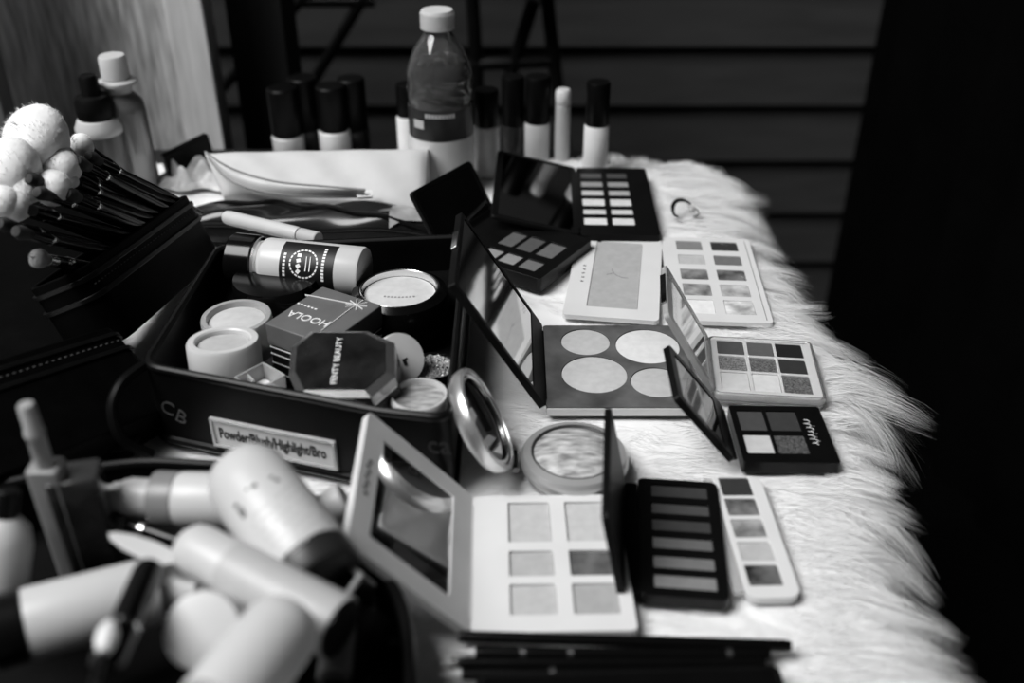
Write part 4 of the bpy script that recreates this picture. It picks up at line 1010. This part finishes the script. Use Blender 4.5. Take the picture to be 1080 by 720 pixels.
# ================================================================ water bottle
clear_b = mat('clear_bottle', 238, .04, var=.01, trans=.97, ior=1.48)
water_m = mat('bottle_water', 240, .02, var=.01, trans=1.0, ior=1.33)
t, r, H = stand('water_bottle', 'clear plastic water bottle with a white screw cap and white label', 'water bottle', 468, 196, 0, [
    ('bottle', clear_b, [(0, .004), (.8, 0), (.97, .02), (1, .05), (1, .50), (.96, .52), (1.0, .54), (1.02, .60), (.97, .625), (1.0, .645), (1.0, .67), (.93, .72), (.74, .80), (.50, .86), (.40, .885), (.40, .93), (.36, .93), (.36, .88), (.46, .85), (.70, .79), (.90, .71), (.96, .66), (.96, .05), (.93, .03), (0, .02)]),
    ('water', water_m, [(0, .022), (.92, .032), (.95, .05), (.95, .66), (.90, .70), (.84, .735), (0, .735)]),
    ('label', mat('water_label', 188, .45, var=.05, scale=25), [(1.004, .07), (1.012, .07), (1.012, .33), (1.004, .33)]),
    ('cap', mat('white_screw_cap', 186, .5, var=.04), [(0, .90), (.46, .90), (.50, .905), (.50, .985), (.46, 1), (0, 1)])], 10, 67, seg=64)
mb = MB()
for i in range(40):
    a = 2 * PI * i / 40; mb.box(-.0004, .0004, -.0005, .0005, H * .905, H * .985, T(r * .50 * math.cos(a), r * .50 * math.sin(a), 0) @ Matrix.Rotation(a, 4, 'Z'))
mb.build('cap_ridges', MATS['white_screw_cap'], t)
dl = mat('dark_bottle_label', 30, .35, var=.5, scale=60)
MB().lathe([(r * 1.004, H * .335), (r * 1.010, H * .335), (r * 1.010, H * .50), (r * 1.004, H * .50)], 64).build('band', dl, t)
mb = MB()
for i in range(9): mb.box(-.0012, .0012, -.0002, .0004, 0, .004, Matrix.Rotation(math.radians(-112 + i * 6), 4, 'Z') @ T(r * 1.011, 0, H * .465) @ R(90, 'Z'))
mb.box(-.006, .006, -.0002, .0004, 0, .008, Matrix.Rotation(math.radians(-128), 4, 'Z') @ T(r * 1.011, 0, H * .40) @ R(90, 'Z'))
mb.build('print', pale_t, t)

# ================================================================ capped tubes at the back
cap_m = mat('black_tall_cap', 6, .4, var=.2, spec=.12)
body_l = mat('pale_tube_glass', 178, .3, var=.05); body_w = mat('white_tube_glass', 205, .3, var=.04); body_d = mat('dark_tube_glass', 34, .25, var=.2)
def tubeb(u, v, vt, px, split, m, label, capf=.95):
    return stand('foundation_tube', label, 'makeup tube', u, v, -.0118 if v < 178 else -.003, [('bottle', m, [(0, 0), (.95, 0), (1, .02), (1, split - .02), (.9, split), (0, split)]), ('cap', cap_m, [(0, split), (capf * .97, split), (capf, split + .01), (capf, .98), (capf * .92, 1), (0, 1)])], vt, px, group='capped tubes at the back of the table')
tubeb(306, 164, 92, 33, .32, body_l, 'white tube with a tall black cap, nearest the wooden board')
tubeb(327, 156, 81, 32, .30, body_d, 'dark tube with a taller black cap just behind the one nearest the wooden board')
tubeb(355, 163, 90, 33, .38, body_w, 'black-capped tube with a bright white band between two dark tubes')
tubeb(376, 156, 82, 30, .30, body_d, 'dark black-capped tube second from the water bottle on the board side')
tubeb(433, 174, 88, 24, .62, body_w, 'pale tube half behind the water bottle on the pouch side', .9)
tubeb(514, 184, 94, 27, .60, body_l, 'pale black-capped tube right beside the water bottle label')
tubeb(541, 172, 80, 25, .46, body_d, 'dark slim tube with a black cap behind the open palette lid')
tubeb(566, 174, 80, 27, .50, body_l, 'glass tube of pale foundation with a black cap behind the twelve pan palette')
tubeb(627, 181, 86, 26, .54, body_w, 'bright white tube with a black cap, farthest from the water bottle')
stand('highlighter_pen', 'slim pale pen standing among the black-capped tubes', 'pen', 592, 176, -.0118, [('barrel', pale_t, [(0, 0), (1, 0), (1, .80), (.9, .81), (0, .81)]), ('cap', mat('pale_pen_cap', 190, .3), [(.95, .81), (1.02, .82), (1.02, .97), (.8, 1), (0, 1)])], 94, 16)
# ================================================================ pouches
pouch_m = mat('white_pouch_fabric', 184, .6, var=.04, scale=50, bump=.08)
pa = P(330, 200, .0); PM = T(pa.x, pa.y, 0); pin = PM.inverted()
t = thing('zip_pouch', 'white zip pouch lying in front of the water bottle, its zip flap folded open', 'pouch', PM)
cTL, cTR, cBR, cBL = [pin @ P(u, v, z) for u, v, z in ((216, 162, .050), (451, 157, .056), (447, 226, .016), (236, 206, .022))]
def pouch(a, b):
    p = cBL.lerp(cBR, a).lerp(cTL.lerp(cTR, a), b)
    g = (max(0, 1 - (2 * a - 1) ** 6) * max(0, 1 - (2 * b - 1) ** 4)) ** .6
    return p + Vector((0, -.6, .8)) * (.010 * g + .0012 * math.sin(a * 23 + b * 5) * g) 
mb = MB().grid(pouch, 60, 30)
def back(a, b):
    p = pouch(a, 1); q = pouch(a, 0); k = [(p, 0), (p + Vector((0, .022, -.010)), 1), (Vector((p.x, p.y + .03, .003)), 2), (Vector((q.x, q.y + .002, .003)), 3), (q, 4)]
    i = min(3, int(b * 4)); f_ = b * 4 - i
    return k[i][0].lerp(k[i + 1][0], f_)
mb.grid(back, 60, 17)
vs = [pouch(0, k / 12) for k in range(13)]; 
for a_ in (0, 1):
    lp = [pouch(a_, k / 12) for k in range(13)] + [back(a_, k / 8) for k in range(1, 8)]
    mb._add(lp, [tuple(range(len(lp)))], ID)
mb.build('pouch', pouch_m, t)
fl = [(218, 163, .056), (236, 176, .054), (262, 187, .048), (295, 195, .044), (335, 199, .041), (386, 203, .038)]
fl2 = [(222, 170, .050), (240, 190, .044), (266, 202, .038), (298, 208, .034), (338, 210, .031), (386, 210, .029)]
def cr_(pts, t_):
    n_ = len(pts) - 1; i = min(n_ - 1, int(t_ * n_)); f_ = t_ * n_ - i
    q0, q1, q2, q3 = [pts[max(0, min(n_, i + d_))] for d_ in (-1, 0, 1, 2)]
    return .5 * ((2 * q1) + (q2 - q0) * f_ + (2 * q0 - 5 * q1 + 4 * q2 - q3) * f_ ** 2 + (3 * q1 - q0 - 3 * q2 + q3) * f_ ** 3)
A1 = [pin @ P(*q) for q in fl]; A2 = [pin @ P(*q) for q in fl2]
out_n = Vector((0, -.6, .8))
MB().grid(lambda a, b: cr_(A1, a).lerp(cr_(A2, a), b) + out_n * (.004 + .005 * math.sin(PI * b)), 50, 8).build('flap', mat('zip_tape', 196, .5, var=.05), t)
MB().tube([cr_(A1, k / 30) + out_n * .0045 for k in range(31)], .0013, 6).build('zip', mat('zip_grey', 120, .4), t)
MB().tube([cr_(A2, k / 30) + out_n * .0045 for k in range(31)], .0012, 6).build('zip', mat('zip_grey', 120, .4), t)
e_ = cr_(A2, 1.0) + out_n * .007
MB().prism(rrect(-.007, .007, -.0035, .0035, .0015), 0, .003).build('zip_pull', mat('pale_pull', 214, .35), t, axes(e_, Vector((1, .1, 0)).normalized(), Vector((-.08, .8, .6)).normalized(), out_n))
# clear vinyl pouch with dark trim
vin = mat('smoky_vinyl', 8, .2, s2=34, scale=10, spec=.35, coat=.25)
qa = P(176, 252, .006); qb = P(470, 259, .006); qx = (qb - qa).normalized(); qy = Vector((0, 0, 1)).cross(qx); Lq = (qb - qa).length
QM = axes(Vector((qa.x, qa.y, 0)), qx, qy, Vector((0, 0, 1)))
t = thing('vinyl_pouch', 'dark glossy vinyl pouch lying between the white pouch and the organizer', 'pouch', QM)
def vp(a, b):
    x = Lq * a; e = (max(0, 1 - abs(2 * a - 1) ** 4)) ** .5; f_ = (max(0, 1 - abs(2 * b - 1) ** 3)) ** .5
    return (x, .002 + .048 * b, .003 + .026 * e * f_ * (1 + .10 * math.sin(x * 33 + b * 3)) + .0016 * math.sin(x * 80 - b * 9) * e * f_)
MB().grid(vp, 70, 30).build('pouch', vin, t)
MB().tube([Vector(vp(k / 30, .5 + .42 * math.cos(PI * k / 30))) + Vector((0, 0, .002)) for k in range(31)], .0024, 8).build('trim', strap_m, t)
MB().tube([Vector(vp(k / 30, 0.06)) + Vector((0, 0, .001)) for k in range(31)], .002, 8).build('trim', strap_m, t)
MB().grid(lambda a, b: Vector(vp(.80 + .19 * a, .05 + .5 * b + .3 * a)) + Vector((0, -.001, .003 + .001 * math.sin(a * 9 + b * 6))), 24, 14).build('lining', mat('pale_lining', 172, .5, s2=60, scale=26), t)
# white stick on top of it
a, b = P(239, 229, .040), P(336, 252, .048); r = pr(7.5, a)
lathe_thing('highlighter_stick', 'white stick lying over the dark vinyl pouch behind the black jar lid', 'pencil', a, b, [('barrel', white_gl, solid(r, 0, .8)), ('cap', pale_t, solid(r * .95, .81, 1))])
# crumpled tulle by the board
c = P(204, 192, 0); t0 = T(c.x, c.y, 0)
def tulle(a, b):
    x = -.035 + .07 * a; y = -.022 + .05 * b; e = max(0, 1 - (2 * a - 1) ** 4) * max(0, 1 - (2 * b - 1) ** 4)
    return (x + .004 * math.sin(b * 9), y + .004 * math.sin(a * 11), .001 + e * (.013 + .006 * math.sin(a * 17 + b * 6) + .005 * math.sin(b * 21 - a * 9)))
o = MB().grid(tulle, 40, 30).build('tulle_cloth', mat('white_tulle', 150, .8, s2=205, scale=90), M=t0); tag(o, 'small crumpled piece of white tulle between the wooden board and the zip pouch', 'cloth')
a, b = P(176, 180, .012), P(222, 157, .020); M = zmat(a, b); Lc = (b - a).length
t = thing('makeup_compact', 'dark closed compact leaning by the wooden board above the tulle', 'makeup compact', M)
MB().prism(rrect(-.004, .0, -.018, .018, .004), 0, Lc).build('base', black_mt, t, bevel=.001)
MB().prism(rrect(.0003, .004, -.018, .018, .004), 0, Lc).build('lid', gloss_black, t, bevel=.001)
# ================================================================ little ring on the fur
c = P(722, 226, .004); t = thing('hair_ring', 'small dark open ring lying on the bare fur at the back', 'ring', T(c.x, c.y, .0045))
rr_ = .0115
MB().tube([Vector((rr_ * math.cos(q), rr_ * math.sin(q) * 1.15, .0015 + .007 * max(0, math.sin(q - .4)))) for q in np.linspace(.9, 4.0, 22)], [.0008 + .0012 * math.sin(PI * k / 21) for k in range(22)], 8).build('ring', black_pl, t)
MB().tube([Vector((rr_ * .8 * math.cos(q) + .004, rr_ * .7 * math.sin(q), .001 + .003 * max(0, math.sin(q)))) for q in np.linspace(-1.2, 1.6, 16)], .0007, 8).build('wire', grey_t, t)
MB().lathe([(0, 0), (.0028, .0006), (.0036, .003), (.0026, .0052), (0, .006)], 16, T(.007, .004, 0)).build('bead', pale_t, t)
